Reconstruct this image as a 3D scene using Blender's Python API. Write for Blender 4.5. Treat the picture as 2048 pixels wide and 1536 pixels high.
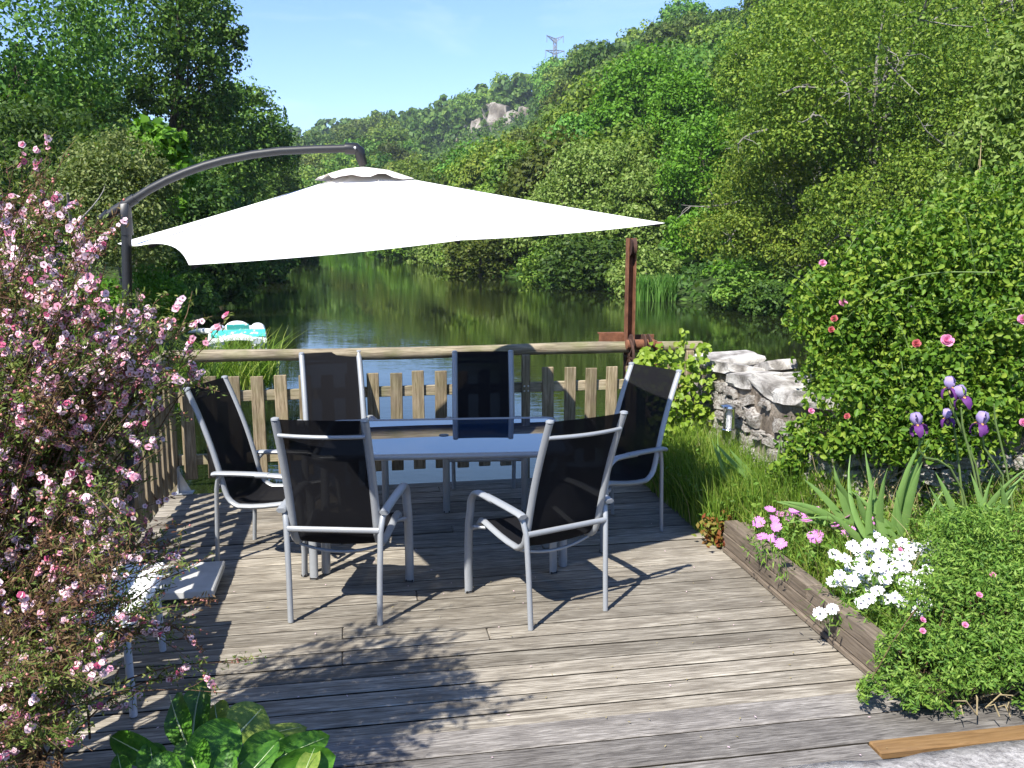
import bpy, bmesh, math, random
import numpy as np
from mathutils import Vector, Matrix, Quaternion
from mathutils.bvhtree import BVHTree

for o in list(bpy.data.objects): bpy.data.objects.remove(o)
scene = bpy.context.scene
C = scene.collection
PI = math.pi
random.seed(7)
RNG = np.random.default_rng(11)

# ------------------------------------------------------------------ camera
F, HOR, CAMH = 1800.0, 459.0, 2.0            # focal length and horizon in pixels of the 2048x1536 photograph
PITCH = math.atan((768 - HOR) / F)
cam_d = bpy.data.cameras.new('camera')
cam_d.sensor_fit = 'HORIZONTAL'; cam_d.sensor_width = 36.0
cam_d.lens = 36.0 * F / 2048.0
cam_d.clip_start = 0.05; cam_d.clip_end = 6000
cam = bpy.data.objects.new('camera', cam_d); C.objects.link(cam)
cam.location = (0, 0, CAMH); cam.rotation_euler = (PI / 2 - PITCH, 0, 0)
scene.camera = cam

# ------------------------------------------------------------------ sky, sun, exposure
SUN_AZ, SUN_EL = math.radians(213), math.radians(49.5)
SX, SY = 0.465, 0.716                        # shadow offset per metre of height
world = bpy.data.worlds.new('World'); scene.world = world; world.use_nodes = True
wn, wl = world.node_tree.nodes, world.node_tree.links
bg = wn['Background']; bg.inputs['Strength'].default_value = 0.112
sky = wn.new('ShaderNodeTexSky'); sky.sky_type = 'NISHITA'; sky.sun_disc = False
sky.sun_elevation = SUN_EL; sky.sun_rotation = SUN_AZ
sky.air_density = 1.15; sky.dust_density = 0.0; sky.ozone_density = 4.0
tc = wn.new('ShaderNodeTexCoord')
mp = wn.new('ShaderNodeMapping'); mp.inputs['Rotation'].default_value = (0, 0.5, 0.35); mp.inputs['Scale'].default_value = (3.2, 3.0, 11.0)
wl.new(tc.outputs['Generated'], mp.inputs['Vector'])
nz = wn.new('ShaderNodeTexNoise'); nz.inputs['Scale'].default_value = 1.6; nz.inputs['Detail'].default_value = 7; nz.inputs['Roughness'].default_value = 0.6; nz.inputs['Distortion'].default_value = 0.5
wl.new(mp.outputs['Vector'], nz.inputs['Vector'])
rp = wn.new('ShaderNodeValToRGB'); rp.color_ramp.elements[0].position = 0.55; rp.color_ramp.elements[1].position = 0.85
rp.color_ramp.elements[0].color = (0, 0, 0, 1); rp.color_ramp.elements[1].color = (0.22, 0.22, 0.22, 1)
wl.new(nz.outputs['Fac'], rp.inputs['Fac'])
mx = wn.new('ShaderNodeMix'); mx.data_type = 'RGBA'; mx.inputs['B'].default_value = (7.5, 7.8, 8.2, 1)
wl.new(rp.outputs['Color'], mx.inputs['Factor']); wl.new(sky.outputs['Color'], mx.inputs['A'])
tn = wn.new('ShaderNodeMix'); tn.data_type = 'RGBA'; tn.blend_type = 'MULTIPLY'; tn.inputs['Factor'].default_value = 1.0; tn.inputs['B'].default_value = (0.69, 0.76, 0.98, 1)
wl.new(mx.outputs['Result'], tn.inputs['A']); wl.new(tn.outputs['Result'], bg.inputs['Color'])

sun_d = bpy.data.lights.new('sun', 'SUN'); sun_d.energy = 5.0; sun_d.angle = math.radians(0.53); sun_d.color = (1.0, 0.955, 0.88)
sun = bpy.data.objects.new('sun', sun_d); C.objects.link(sun)
sun.location = (-20, -30, 45)
sun.rotation_euler = Vector((SX, SY, -1.0)).to_track_quat('-Z', 'Y').to_euler()
scene.view_settings.view_transform = 'Standard'; scene.view_settings.look = 'None'
scene.view_settings.gamma = 1; scene.view_settings.exposure = 1.13
scene.view_settings.use_curve_mapping = False
scene.render.engine = 'CYCLES'
scene.cycles.max_bounces = 8; scene.cycles.transparent_max_bounces = 8

# ------------------------------------------------------------------ geometry of the photograph
def ray(x, y):
    u, v = (x - 1024) / F, -(y - 768) / F
    c, s = math.cos(PITCH), math.sin(PITCH)
    return Vector((u, c + v * s, -s + v * c))
def at_z(x, y, z):                            # where the pixel's ray meets height z
    r = ray(x, y); return Vector((0, 0, CAMH)) + r * ((z - CAMH) / r.z)
def at_y(x, y, Y):                            # where the pixel's ray reaches distance Y
    r = ray(x, y); return Vector((0, 0, CAMH)) + r * (Y / r.y)
AL = math.radians(10); CA, SA = math.cos(AL), math.sin(AL)
def D(u, v, z=0.0):                           # deck coordinates (along boards, across boards) to world
    return Vector((u * CA - v * SA, u * SA + v * CA, z))
def UV(p): return (p[0] * CA + p[1] * SA, -p[0] * SA + p[1] * CA)
WATER = -0.8

# ------------------------------------------------------------------ mesh helpers
class MB:
    def __init__(s): s.v, s.f, s.m = [], [], []
    def add(s, vs, fs, mi=0):
        b = len(s.v); s.v += [tuple(x) for x in vs]; s.f += [tuple(i + b for i in f) for f in fs]; s.m += [mi] * len(fs); return s
    def box(s, c, d, rot=None, mi=0, ch=0.0):
        x, y, z = d[0] / 2, d[1] / 2, d[2] / 2
        if ch <= 0:
            vs = [Vector((i, j, k)) for i in (-x, x) for j in (-y, y) for k in (-z, z)]
            fs = [(0, 1, 3, 2), (4, 6, 7, 5), (0, 4, 5, 1), (2, 3, 7, 6), (0, 2, 6, 4), (1, 5, 7, 3)]
        else:
            vs = []; idx = {}
            def V(p):
                k = tuple(round(q, 6) for q in p)
                if k not in idx: idx[k] = len(vs); vs.append(Vector(p))
                return idx[k]
            fs = []; h = (x, y, z)
            def P(ax, sg, a, b):
                q = [0, 0, 0]; q[ax] = sg * h[ax]; q[(ax + 1) % 3] = a; q[(ax + 2) % 3] = b; return V(q)
            for ax in range(3):
                a, b = h[(ax + 1) % 3] - ch, h[(ax + 2) % 3] - ch
                for sg in (-1, 1):
                    q = [P(ax, sg, -a, -b), P(ax, sg, a, -b), P(ax, sg, a, b), P(ax, sg, -a, b)]
                    fs.append(tuple(q if sg > 0 else q[::-1]))
            for ax in range(3):                 # chamfers
                a1, a2 = (ax + 1) % 3, (ax + 2) % 3
                for s1 in (-1, 1):
                    for s2 in (-1, 1):
                        def E(t, w):
                            q = [0, 0, 0]; q[ax] = t * (h[ax] - ch)
                            if w == 0: q[a1] = s1 * h[a1]; q[a2] = s2 * (h[a2] - ch)
                            else: q[a1] = s1 * (h[a1] - ch); q[a2] = s2 * h[a2]
                            return V(q)
                        fs.append((E(-1, 0), E(1, 0), E(1, 1), E(-1, 1)))
            for i in (-1, 1):
                for j in (-1, 1):
                    for k in (-1, 1):
                        fs.append((V((i * x, j * (y - ch), k * (z - ch))), V((i * (x - ch), j * y, k * (z - ch))), V((i * (x - ch), j * (y - ch), k * z))))
        M = rot if rot is not None else Matrix.Identity(3)
        cc = Vector(c)
        return s.add([M @ v + cc for v in vs], fs, mi)
    def tube(s, pts, r, n=8, mi=0, sec=None, up=None, cap=True):
        """sweep a round (or given) section along pts; r a radius or list"""
        pts = [Vector(p) for p in pts]; N = len(pts)
        rr = r if isinstance(r, (list, tuple)) else [r] * N
        if sec is None: sec = [(math.cos(2 * PI * i / n), math.sin(2 * PI * i / n)) for i in range(n)]
        n = len(sec); vs = []; nrm = None
        for i, p in enumerate(pts):
            t = (pts[min(i + 1, N - 1)] - pts[max(i - 1, 0)])
            if t.length < 1e-9: t = Vector((0, 0, 1))
            t.normalize()
            if nrm is None:
                a = Vector(up) if up is not None else (Vector((0, 0, 1)) if abs(t.z) < 0.9 else Vector((0, 1, 0)))
                nrm = (a - t * a.dot(t)).normalized()
            else:
                if up is not None and abs(Vector(up).dot(t)) < 0.98:
                    a = Vector(up); nrm = (a - t * a.dot(t)).normalized()
                else: nrm = (nrm - t * nrm.dot(t)).normalized()
            b = t.cross(nrm)
            vs += [p + (b * sx + nrm * sy) * rr[i] for sx, sy in sec]
        fs = [(i * n + j, i * n + (j + 1) % n, (i + 1) * n + (j + 1) % n, (i + 1) * n + j) for i in range(N - 1) for j in range(n)]
        if cap: fs += [tuple(range(n))[::-1], tuple(range((N - 1) * n, N * n))]
        return s.add(vs, fs, mi)
    def lathe(s, prof, n=16, c=(0, 0, 0), M=None, mi=0):
        vs = []; M = M or Matrix.Identity(3); c = Vector(c)
        for r, z in prof: vs += [M @ Vector((r * math.cos(2 * PI * j / n), r * math.sin(2 * PI * j / n), z)) + c for j in range(n)]
        N = len(prof)
        fs = [(i * n + j, i * n + (j + 1) % n, (i + 1) * n + (j + 1) % n, (i + 1) * n + j) for i in range(N - 1) for j in range(n)]
        fs += [tuple(range(n))[::-1], tuple(range((N - 1) * n, N * n))]
        return s.add(vs, fs, mi)
    def mesh(s, name, mats, smooth=False):
        me = bpy.data.meshes.new(name); me.from_pydata(s.v, [], s.f)
        for m in (mats if isinstance(mats, (list, tuple)) else [mats]): me.materials.append(m)
        if any(s.m): me.polygons.foreach_set('material_index', s.m)
        if smooth: me.polygons.foreach_set('use_smooth', [True] * len(me.polygons))
        me.update(); return me
def smooth_by_angle(me, deg=40):
    me.polygons.foreach_set('use_smooth', [True] * len(me.polygons))
    try: me.set_sharp_from_angle(angle=math.radians(deg))
    except Exception: pass
    return me
def arr_mesh(name, V, Q, mats, mi=None, smooth=False):
    """numpy arrays to mesh: V (N,3), Q (M,4) or (M,3)"""
    V = np.asarray(V, np.float32); Q = np.asarray(Q, np.int32); k = Q.shape[1]
    me = bpy.data.meshes.new(name)
    me.vertices.add(len(V)); me.vertices.foreach_set('co', V.ravel())
    me.loops.add(Q.size); me.loops.foreach_set('vertex_index', Q.ravel())
    me.polygons.add(len(Q)); me.polygons.foreach_set('loop_start', np.arange(0, Q.size, k, dtype=np.int32))
    try: me.polygons.foreach_set('loop_total', np.full(len(Q), k, np.int32))
    except Exception: pass
    for m in (mats if isinstance(mats, (list, tuple)) else [mats]): me.materials.append(m)
    if mi is not None: me.polygons.foreach_set('material_index', np.asarray(mi, np.int32))
    if smooth: me.polygons.foreach_set('use_smooth', np.ones(len(Q), bool))
    me.update(calc_edges=True); return me
def link(name, me, parent=None, loc=None, rot=None, scale=None):
    o = bpy.data.objects.new(name, me); C.objects.link(o)
    if parent: o.parent = parent
    if loc is not None: o.location = loc
    if rot is not None: o.rotation_euler = rot
    if scale is not None: o.scale = scale if hasattr(scale, '__len__') else (scale,) * 3
    return o
def tag(o, label=None, cat=None, group=None, kind=None):
    if label: o['label'] = label
    if cat: o['category'] = cat
    if group: o['group'] = group
    if kind: o['kind'] = kind
    return o
def thing(name, label, cat, loc=(0, 0, 0), rz=0.0, group=None):
    return tag(link(name, None, None, loc, (0, 0, rz)), label, cat, group)
def part(name, mb, mat, parent, smooth=None, kind=None, label=None):
    me = mb.mesh(name, mat)
    if smooth: smooth_by_angle(me, smooth)
    return tag(link(name, me, parent), label, None, None, kind)
def copy_tree(o, parent=None):
    c = o.copy(); C.objects.link(c); c.parent = parent
    for ch in [x for x in bpy.data.objects if x.parent == o]: copy_tree(ch, c)
    return c
def unit(a): return a / np.maximum(np.linalg.norm(a, axis=-1, keepdims=True), 1e-9)
def rnd_dirs(n, rng): return unit(rng.normal(size=(n, 3)))

def leaves(P, nrm, L, W, rng, wild=0.8, tdir=None, fold=0.0):
    """one rhombic leaf per point; nrm the preferred normal"""
    n = len(P); L = np.broadcast_to(np.asarray(L, float), (n,))[:, None]; W = np.broadcast_to(np.asarray(W, float), (n,))[:, None]
    N = unit(nrm + wild * rng.normal(size=(n, 3)))
    T = rng.normal(size=(n, 3)) if tdir is None else tdir + 0.45 * rng.normal(size=(n, 3))
    T = unit(T - N * np.sum(T * N, 1, keepdims=True)); B = np.cross(N, T)
    V = np.empty((n, 4, 3))
    V[:, 0] = P - T * L * 0.5; V[:, 2] = P + T * L * 0.5 - N * L * fold
    V[:, 1] = P + B * W * 0.5 + T * L * 0.06 + N * W * 0.12; V[:, 3] = P - B * W * 0.5 + T * L * 0.06 + N * W * 0.12
    return V.reshape(-1, 3), np.arange(n * 4).reshape(-1, 4)
def oval_leaves(P, nrm, L, W, rng, wild=0.8):
    """pointed oval leaves folded along the midrib, two quads each"""
    n = len(P); L = np.broadcast_to(np.asarray(L, float), (n,))[:, None]; W = np.broadcast_to(np.asarray(W, float), (n,))[:, None]
    N = unit(nrm + wild * rng.normal(size=(n, 3))); T = rng.normal(size=(n, 3)); T[:, 2] -= 0.3
    T = unit(T - N * np.sum(T * N, 1, keepdims=True)); B = np.cross(N, T); fo = N * W * 0.22
    V = np.empty((n, 6, 3)); V[:, 0] = P - T * L * 0.5; V[:, 3] = P + T * L * 0.5 - N * L * 0.10
    for k, s in ((1, 1), (5, -1)): V[:, k] = P - T * L * 0.18 + s * B * W * 0.46 + fo
    for k, s in ((2, 1), (4, -1)): V[:, k] = P + T * L * 0.16 + s * B * W * 0.42 + fo
    q = np.array([[0, 1, 2, 3], [0, 3, 4, 5]])
    return V.reshape(-1, 3), (q[None] + (np.arange(n) * 6)[:, None, None]).reshape(-1, 4)
def blades(P, H, lean, W, rng, seg=3, curve=0.5):
    """grass blades: P (n,3) bases, H heights, lean (n,2) horizontal tip offsets"""
    n = len(P); ts = np.linspace(0, 1, seg + 1)
    side = unit(np.stack([rng.normal(size=n), rng.normal(size=n), np.zeros(n)], 1))
    V = np.empty((n, seg + 1, 2, 3))
    for i, t in enumerate(ts):
        c = P + np.stack([lean[:, 0] * t ** 1.8, lean[:, 1] * t ** 1.8, H * (t - curve * 0.35 * t ** 3)], 1)
        w = (np.broadcast_to(W, (n,)) * (1 - 0.92 * t ** 1.5))[:, None] * 0.5
        V[:, i, 0] = c - side * w; V[:, i, 1] = c + side * w
    base = (np.arange(n) * (seg + 1) * 2)[:, None, None]
    k = (np.arange(seg) * 2)[None, :, None]
    Q = base + k + np.array([0, 1, 3, 2])[None, None, :]
    return V.reshape(-1, 3), Q.reshape(-1, 4)
def merge(*vq):
    Vs, Qs, b = [], [], 0
    for V, Q in vq: Vs.append(V); Qs.append(np.asarray(Q) + b); b += len(V)
    return np.concatenate(Vs), np.concatenate(Qs)
def puffs(center, rad, n, rng, lo=0.45, hi=0.95, zmin=-0.8):
    d = rnd_dirs(n * 3, rng); d = d[d[:, 2] > zmin][:n]
    r = (lo + (hi - lo) * rng.random(len(d)) ** 0.6)[:, None]
    return np.asarray(center) + d * r * np.asarray(rad)
def puff_leaves(PC, pr, per, rng, flat=0.7, down=-0.5):
    """leaf positions on the shells of puffs; returns positions and outward normals"""
    n = len(PC); pr = np.broadcast_to(np.asarray(pr, float), (n,))
    d = rnd_dirs(n * per, rng); d[:, 2] = np.maximum(d[:, 2], down * (0.5 + rng.random(n * per)))
    d = unit(d); r = (0.66 + 0.42 * rng.random(n * per) ** 0.7)
    idx = np.repeat(np.arange(n), per)
    s = np.array([1, 1, flat])
    P = PC[idx] + d * s * (r * pr[idx])[:, None]
    nn = d.copy(); nn[:, 2] += 0.5
    return P, unit(nn)
# ------------------------------------------------------------------ materials
MATS = {}
class NT:
    def __init__(s, name):
        s.m = bpy.data.materials.new(name); s.m.use_nodes = True; s.n = s.m.node_tree.nodes; s.l = s.m.node_tree.links
        s.p = s.n['Principled BSDF']; s.out = s.n['Material Output']
    def new(s, t, **kw):
        k = s.n.new(t)
        for a, b in kw.items():
            if a in k.inputs: k.inputs[a].default_value = b
            else: setattr(k, a, b)
        return k
    def noise(s, scale, detail=4, rough=0.55, vec=None, dist=0.0, coord='Object', sc=None, rot=None):
        t = s.new('ShaderNodeTexNoise'); t.inputs['Scale'].default_value = scale; t.inputs['Detail'].default_value = detail
        t.inputs['Roughness'].default_value = rough; t.inputs['Distortion'].default_value = dist
        c = s.new('ShaderNodeTexCoord'); src = c.outputs[coord]
        if sc is not None or rot is not None:
            m = s.new('ShaderNodeMapping')
            if sc is not None: m.inputs['Scale'].default_value = sc
            if rot is not None: m.inputs['Rotation'].default_value = rot
            s.l.new(src, m.inputs['Vector']); src = m.outputs['Vector']
        if vec is not None: src = vec
        s.l.new(src, t.inputs['Vector']); return t.outputs['Fac']
    def ramp(s, fac, stops):
        r = s.new('ShaderNodeValToRGB'); e = r.color_ramp.elements
        while len(e) < len(stops): e.new(0.5)
        for i, (p, c) in enumerate(stops): e[i].position = p; e[i].color = tuple(c) + ((1,) if len(c) == 3 else ())
        s.l.new(fac, r.inputs['Fac']); return r.outputs['Color']
    def mix(s, fac, a, b, mode='MIX'):
        m = s.new('ShaderNodeMix'); m.data_type = 'RGBA'; m.blend_type = mode
        for k, v in (('Factor', fac), ('A', a), ('B', b)):
            if hasattr(v, 'is_linked'): s.l.new(v, m.inputs[k])
            else: m.inputs[k].default_value = v if k == 'Factor' else tuple(v) + ((1,) if len(v) == 3 else ())
        return m.outputs['Result']
    def math(s, op, a, b=None):
        m = s.new('ShaderNodeMath'); m.operation = op
        for i, v in enumerate((a, b)):
            if v is None: continue
            if hasattr(v, 'is_linked'): s.l.new(v, m.inputs[i])
            else: m.inputs[i].default_value = v
        return m.outputs[0]
    def col(s, c):
        if hasattr(c, 'is_linked'): s.l.new(c, s.p.inputs['Base Color'])
        else: s.p.inputs['Base Color'].default_value = tuple(c) + (1,)
        return s
    def set(s, **kw):
        for k, v in kw.items():
            i = s.p.inputs[k.replace('_', ' ')]
            if hasattr(v, 'is_linked'): s.l.new(v, i)
            else: i.default_value = v
        return s
    def bump(s, h, strength=0.4, dist=0.01):
        b = s.new('ShaderNodeBump'); b.inputs['Strength'].default_value = strength; b.inputs['Distance'].default_value = dist
        s.l.new(h, b.inputs['Height']); s.l.new(b.outputs['Normal'], s.p.inputs['Normal']); return s
    def rnd(s): return s.new('ShaderNodeObjectInfo').outputs['Random']
    def island(s): return s.new('ShaderNodeNewGeometry').outputs['Random Per Island']

def leaf_mat(name, cols, trans=0.36, rough=0.55, spec=0.25, clump=1.2, obj=0.0, tint=(0.9, 1.0, 0.35), spread=0.55):
    """foliage: colour varies leaf by leaf and clump by clump; light passes through"""
    t = NT(name); n = len(cols)
    f = t.mix(0.5, t.noise(clump, 2, coord='Object'), t.island()) if spread else t.noise(clump, 2)
    f2 = t.new('ShaderNodeMapRange'); f2.inputs['From Min'].default_value = 0.25; f2.inputs['From Max'].default_value = 0.75
    t.l.new(f, f2.inputs['Value'])
    c = t.ramp(f2.outputs['Result'], [(i / (n - 1), cols[i]) for i in range(n)])
    if obj:
        r = t.rnd(); h = t.new('ShaderNodeHueSaturation')
        hm = t.new('ShaderNodeMapRange'); hm.inputs['To Min'].default_value = 0.5 - 0.03 * obj; hm.inputs['To Max'].default_value = 0.5 + 0.015 * obj
        vm = t.new('ShaderNodeMapRange'); vm.inputs['To Min'].default_value = 1 - 0.40 * obj; vm.inputs['To Max'].default_value = 1 + 0.35 * obj
        r2 = t.math('FRACT', t.math('MULTIPLY', r, 7.13))
        t.l.new(r, hm.inputs['Value']); t.l.new(r2, vm.inputs['Value'])
        t.l.new(hm.outputs['Result'], h.inputs['Hue']); t.l.new(vm.outputs['Result'], h.inputs['Value']); t.l.new(c, h.inputs['Color']); c = h.outputs['Color']
    t.col(c).set(Roughness=rough, Specular_IOR_Level=spec)
    tr = t.new('ShaderNodeBsdfTranslucent'); t.l.new(t.mix(1.0, c, tint, 'MULTIPLY'), tr.inputs['Color'])
    ms = t.new('ShaderNodeMixShader'); ms.inputs['Fac'].default_value = trans
    t.l.new(t.p.outputs[0], ms.inputs[1]); t.l.new(tr.outputs[0], ms.inputs[2]); t.l.new(ms.outputs[0], t.out.inputs['Surface'])
    return t.m
def plain(name, c, rough=0.5, metal=0.0, spec=0.5, var=0.0, bump=0.0, scale=20):
    t = NT(name); col = c
    if var:
        n = t.noise(scale, 5); col = t.ramp(n, [(0.3, tuple(x * (1 - var) for x in c)), (0.7, tuple(min(1, x * (1 + var)) for x in c))])
    t.col(col).set(Roughness=rough, Metallic=metal, Specular_IOR_Level=spec)
    if bump: t.bump(t.noise(scale * 2, 5), bump, 0.004)
    return t.m

def wood(name, cols, axis=0, wear=(0.07, 0.06, 0.055), rough=0.8, fine=1.0, moss=0.0):
    t = NT(name)
    sc = [85, 85, 85]; sc[axis] = 5.0
    oi = t.new('ShaderNodeObjectInfo'); tc = t.new('ShaderNodeTexCoord')
    off = t.new('ShaderNodeVectorMath'); off.operation = 'SCALE'; off.inputs['Scale'].default_value = 37.0
    cx = t.new('ShaderNodeCombineXYZ'); t.l.new(oi.outputs['Random'], cx.inputs[0]); t.l.new(oi.outputs['Random'], cx.inputs[1]); t.l.new(oi.outputs['Random'], cx.inputs[2])
    t.l.new(cx.outputs[0], off.inputs[0])
    ad = t.new('ShaderNodeVectorMath'); ad.operation = 'ADD'; t.l.new(tc.outputs['Object'], ad.inputs[0]); t.l.new(off.outputs[0], ad.inputs[1])
    mp = t.new('ShaderNodeMapping'); mp.inputs['Scale'].default_value = sc; t.l.new(ad.outputs[0], mp.inputs['Vector'])
    g = t.noise(1.0 * fine, 6, 0.65, vec=mp.outputs[0], dist=0.6)
    sc2 = [16, 16, 16]; sc2[axis] = 3.5
    mp2 = t.new('ShaderNodeMapping'); mp2.inputs['Scale'].default_value = sc2; t.l.new(ad.outputs[0], mp2.inputs['Vector'])
    b = t.noise(1.0, 4, 0.6, vec=mp2.outputs[0])
    c = t.ramp(g, [(0.34, cols[0]), (0.50, cols[1]), (0.66, cols[2])])
    c = t.mix(t.ramp(b, [(0.45, (0, 0, 0)), (0.72, (0.75, 0.75, 0.75))]), c, wear)
    ob = t.new('ShaderNodeMapRange'); ob.inputs['To Min'].default_value = 0.72; ob.inputs['To Max'].default_value = 1.2; t.l.new(oi.outputs['Random'], ob.inputs['Value'])
    cc = t.new('ShaderNodeVectorMath'); cc.operation = 'SCALE'; t.l.new(c, cc.inputs[0]); t.l.new(ob.outputs['Result'], cc.inputs['Scale'])
    c = cc.outputs[0]
    if moss: c = t.mix(t.math('MULTIPLY', t.ramp(t.noise(5, 4), [(0.45, (0, 0, 0)), (0.7, (1, 1, 1))]), moss), c, (0.10, 0.12, 0.03))
    t.col(c).set(Roughness=rough, Specular_IOR_Level=0.25).bump(g, 0.55, 0.004)
    return t.m

M = MATS
M['deck'] = wood('weathered_deck_wood', [(0.084, 0.073, 0.058), (0.225, 0.20, 0.16), (0.38, 0.348, 0.29)], 0, wear=(0.118, 0.10, 0.077), fine=1.2)
M['step'] = wood('grey_step_wood', [(0.06, 0.055, 0.05), (0.17, 0.155, 0.138), (0.30, 0.28, 0.255)], 0, wear=(0.08, 0.072, 0.066), fine=2.0)
M['deckedge'] = plain('gap_shade_dirty_edge', (0.03, 0.026, 0.02), 0.95, 0, 0.1, var=0.4, scale=30)  # dark colour stands in for shade in the gaps, plus edge dirt
M['newwood'] = wood('new_plank_wood', [(0.17, 0.095, 0.035), (0.25, 0.145, 0.058), (0.31, 0.19, 0.085)], 0, wear=(0.18, 0.105, 0.05))
M['planter'] = wood('brown_planter_wood', [(0.07, 0.055, 0.042), (0.15, 0.12, 0.09), (0.21, 0.17, 0.13)], 1, wear=(0.10, 0.08, 0.06))
M['picket'] = wood('picket_wood', [(0.10, 0.072, 0.04), (0.23, 0.18, 0.115), (0.35, 0.29, 0.20)], 2, wear=(0.125, 0.10, 0.068), moss=0.3)
M['railx'] = wood('rail_wood', [(0.14, 0.11, 0.07), (0.30, 0.25, 0.17), (0.42, 0.36, 0.26)], 0, wear=(0.12, 0.10, 0.07), moss=0.5)
M['raily'] = wood('rail_wood_side', [(0.14, 0.11, 0.07), (0.30, 0.25, 0.17), (0.42, 0.36, 0.26)], 1, wear=(0.12, 0.10, 0.07), moss=0.5)
M['joist'] = plain('joist_wood', (0.10, 0.08, 0.06), 0.9, var=0.3)
M['alu'] = plain('silver_painted_metal', (0.30, 0.315, 0.33), 0.42, 0.25, 0.5, var=0.04, scale=60)
M['bolt'] = plain('bolt_metal', (0.5, 0.5, 0.5), 0.35, 0.9)
M['galv'] = plain('galvanised_steel', (0.5, 0.52, 0.54), 0.45, 0.5, var=0.1)
M['steel'] = plain('stainless_steel', (0.6, 0.6, 0.6), 0.2, 1.0)
M['black'] = plain('black_plastic', (0.012, 0.012, 0.013), 0.4, 0, 0.5)
M['pole'] = plain('charcoal_metal', (0.014, 0.015, 0.017), 0.5, 0.0, 0.4, var=0.12, scale=40)
def sling():
    t = NT('black_mesh_fabric')
    w1 = t.new('ShaderNodeTexChecker'); w1.inputs['Scale'].default_value = 500
    t.col((0.006, 0.006, 0.0075)).set(Roughness=0.9, Specular_IOR_Level=0.12)
    tr = t.new('ShaderNodeBsdfTransparent'); ms = t.new('ShaderNodeMixShader'); ms.inputs['Fac'].default_value = 0.02
    t.l.new(t.p.outputs[0], ms.inputs[1]); t.l.new(tr.outputs[0], ms.inputs[2]); t.l.new(ms.outputs[0], t.out.inputs['Surface'])
    return t.m
M['sling'] = sling()
def glass_top():
    t = NT('dark_table_glass'); t.col((0.006, 0.022, 0.055)).set(Roughness=0.012, IOR=2.2, Specular_IOR_Level=0.6); return t.m
M['tableglass'] = glass_top()
def canvas():
    t = NT('white_canvas'); t.col((0.80, 0.79, 0.76)).set(Roughness=0.85, Specular_IOR_Level=0.1).bump(t.noise(420, 2), 0.15, 0.001)
    tr = t.new('ShaderNodeBsdfTranslucent'); tr.inputs['Color'].default_value = (0.8, 0.78, 0.72, 1)
    ms = t.new('ShaderNodeMixShader'); ms.inputs['Fac'].default_value = 0.13
    t.l.new(t.p.outputs[0], ms.inputs[1]); t.l.new(tr.outputs[0], ms.inputs[2]); t.l.new(ms.outputs[0], t.out.inputs['Surface']); return t.m
M['canvas'] = canvas()
M['canvas_vent'] = plain('cream_canvas', (0.70, 0.63, 0.57), 0.85, 0, 0.1)
M['seam'] = plain('grey_seam_tape', (0.30, 0.30, 0.29), 0.85, 0, 0.1)
M['slab'] = plain('white_concrete', (0.40, 0.40, 0.385), 0.85, 0, 0.2, var=0.12, bump=0.2, scale=12)
M['whiteplastic'] = plain('white_plastic', (0.80, 0.80, 0.79), 0.4, 0, 0.5, var=0.03)
M['turq'] = None
def turq():
    t = NT('worn_turquoise_paint')
    f = t.ramp(t.noise(7, 5, 0.7), [(0.56, (0, 0, 0)), (0.64, (1, 1, 1))])
    t.col(t.mix(f, (0.05, 0.42, 0.36), (0.72, 0.74, 0.70))).set(Roughness=0.5); return t.m
M['turq'] = turq()
M['boatgrey'] = plain('grey_boat_plastic', (0.42, 0.45, 0.50), 0.5, var=0.1, scale=8)
M['boatwhite'] = plain('weathered_white_plastic', (0.68, 0.70, 0.68), 0.5, var=0.15, scale=6)
def rust():
    t = NT('rusty_iron'); n = t.noise(14, 6, 0.7); n2 = t.noise(60, 4)
    c = t.ramp(n, [(0.25, (0.06, 0.027, 0.015)), (0.5, (0.15, 0.062, 0.032)), (0.75, (0.24, 0.11, 0.06))])
    t.col(c).set(Roughness=0.85, Metallic=0.0, Specular_IOR_Level=0.25).bump(n2, 0.4, 0.004); return t.m
M['rust'] = rust()
M['rustdark'] = plain('dark_rust', (0.06, 0.03, 0.02), 0.8, 0, 0.3, var=0.4, bump=0.4)
def stone(name, cols, lich=(0.62, 0.60, 0.55), amt=0.75, scale=9):
    t = NT(name); n = t.noise(scale, 8, 0.65, dist=0.4); n2 = t.noise(scale * 5, 5, 0.7); n3 = t.noise(scale * 0.45, 3)
    c = t.ramp(n, [(0.30, cols[0]), (0.5, cols[1]), (0.68, cols[2])])
    c = t.mix(t.math('MULTIPLY', t.ramp(n3, [(0.45, (0, 0, 0)), (0.62, (1, 1, 1))]), amt), c, lich)
    c = t.mix(t.math('MULTIPLY', t.ramp(n2, [(0.52, (0, 0, 0)), (0.72, (1, 1, 1))]), 0.55), c, cols[0])
    t.col(c).set(Roughness=0.92, Specular_IOR_Level=0.15).bump(t.math('ADD', n, n2), 0.8, 0.02); return t.m
M['stone'] = stone('lichened_granite', [(0.10, 0.085, 0.075), (0.27, 0.24, 0.21), (0.45, 0.41, 0.37)])
M['capstone'] = stone('pale_cap_granite', [(0.10, 0.09, 0.08), (0.30, 0.28, 0.255), (0.50, 0.475, 0.44)], (0.58, 0.56, 0.52), 0.8, 9)
M['mortar'] = stone('rough_lime_mortar', [(0.06, 0.05, 0.04), (0.17, 0.14, 0.11), (0.33, 0.28, 0.23)], (0.4, 0.36, 0.3), 0.5, 14)
M['stepstone'] = stone('speckled_granite_step', [(0.13, 0.12, 0.12), (0.40, 0.38, 0.36), (0.66, 0.63, 0.60)], (0.6, 0.57, 0.53), 0.4, 30)
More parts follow.
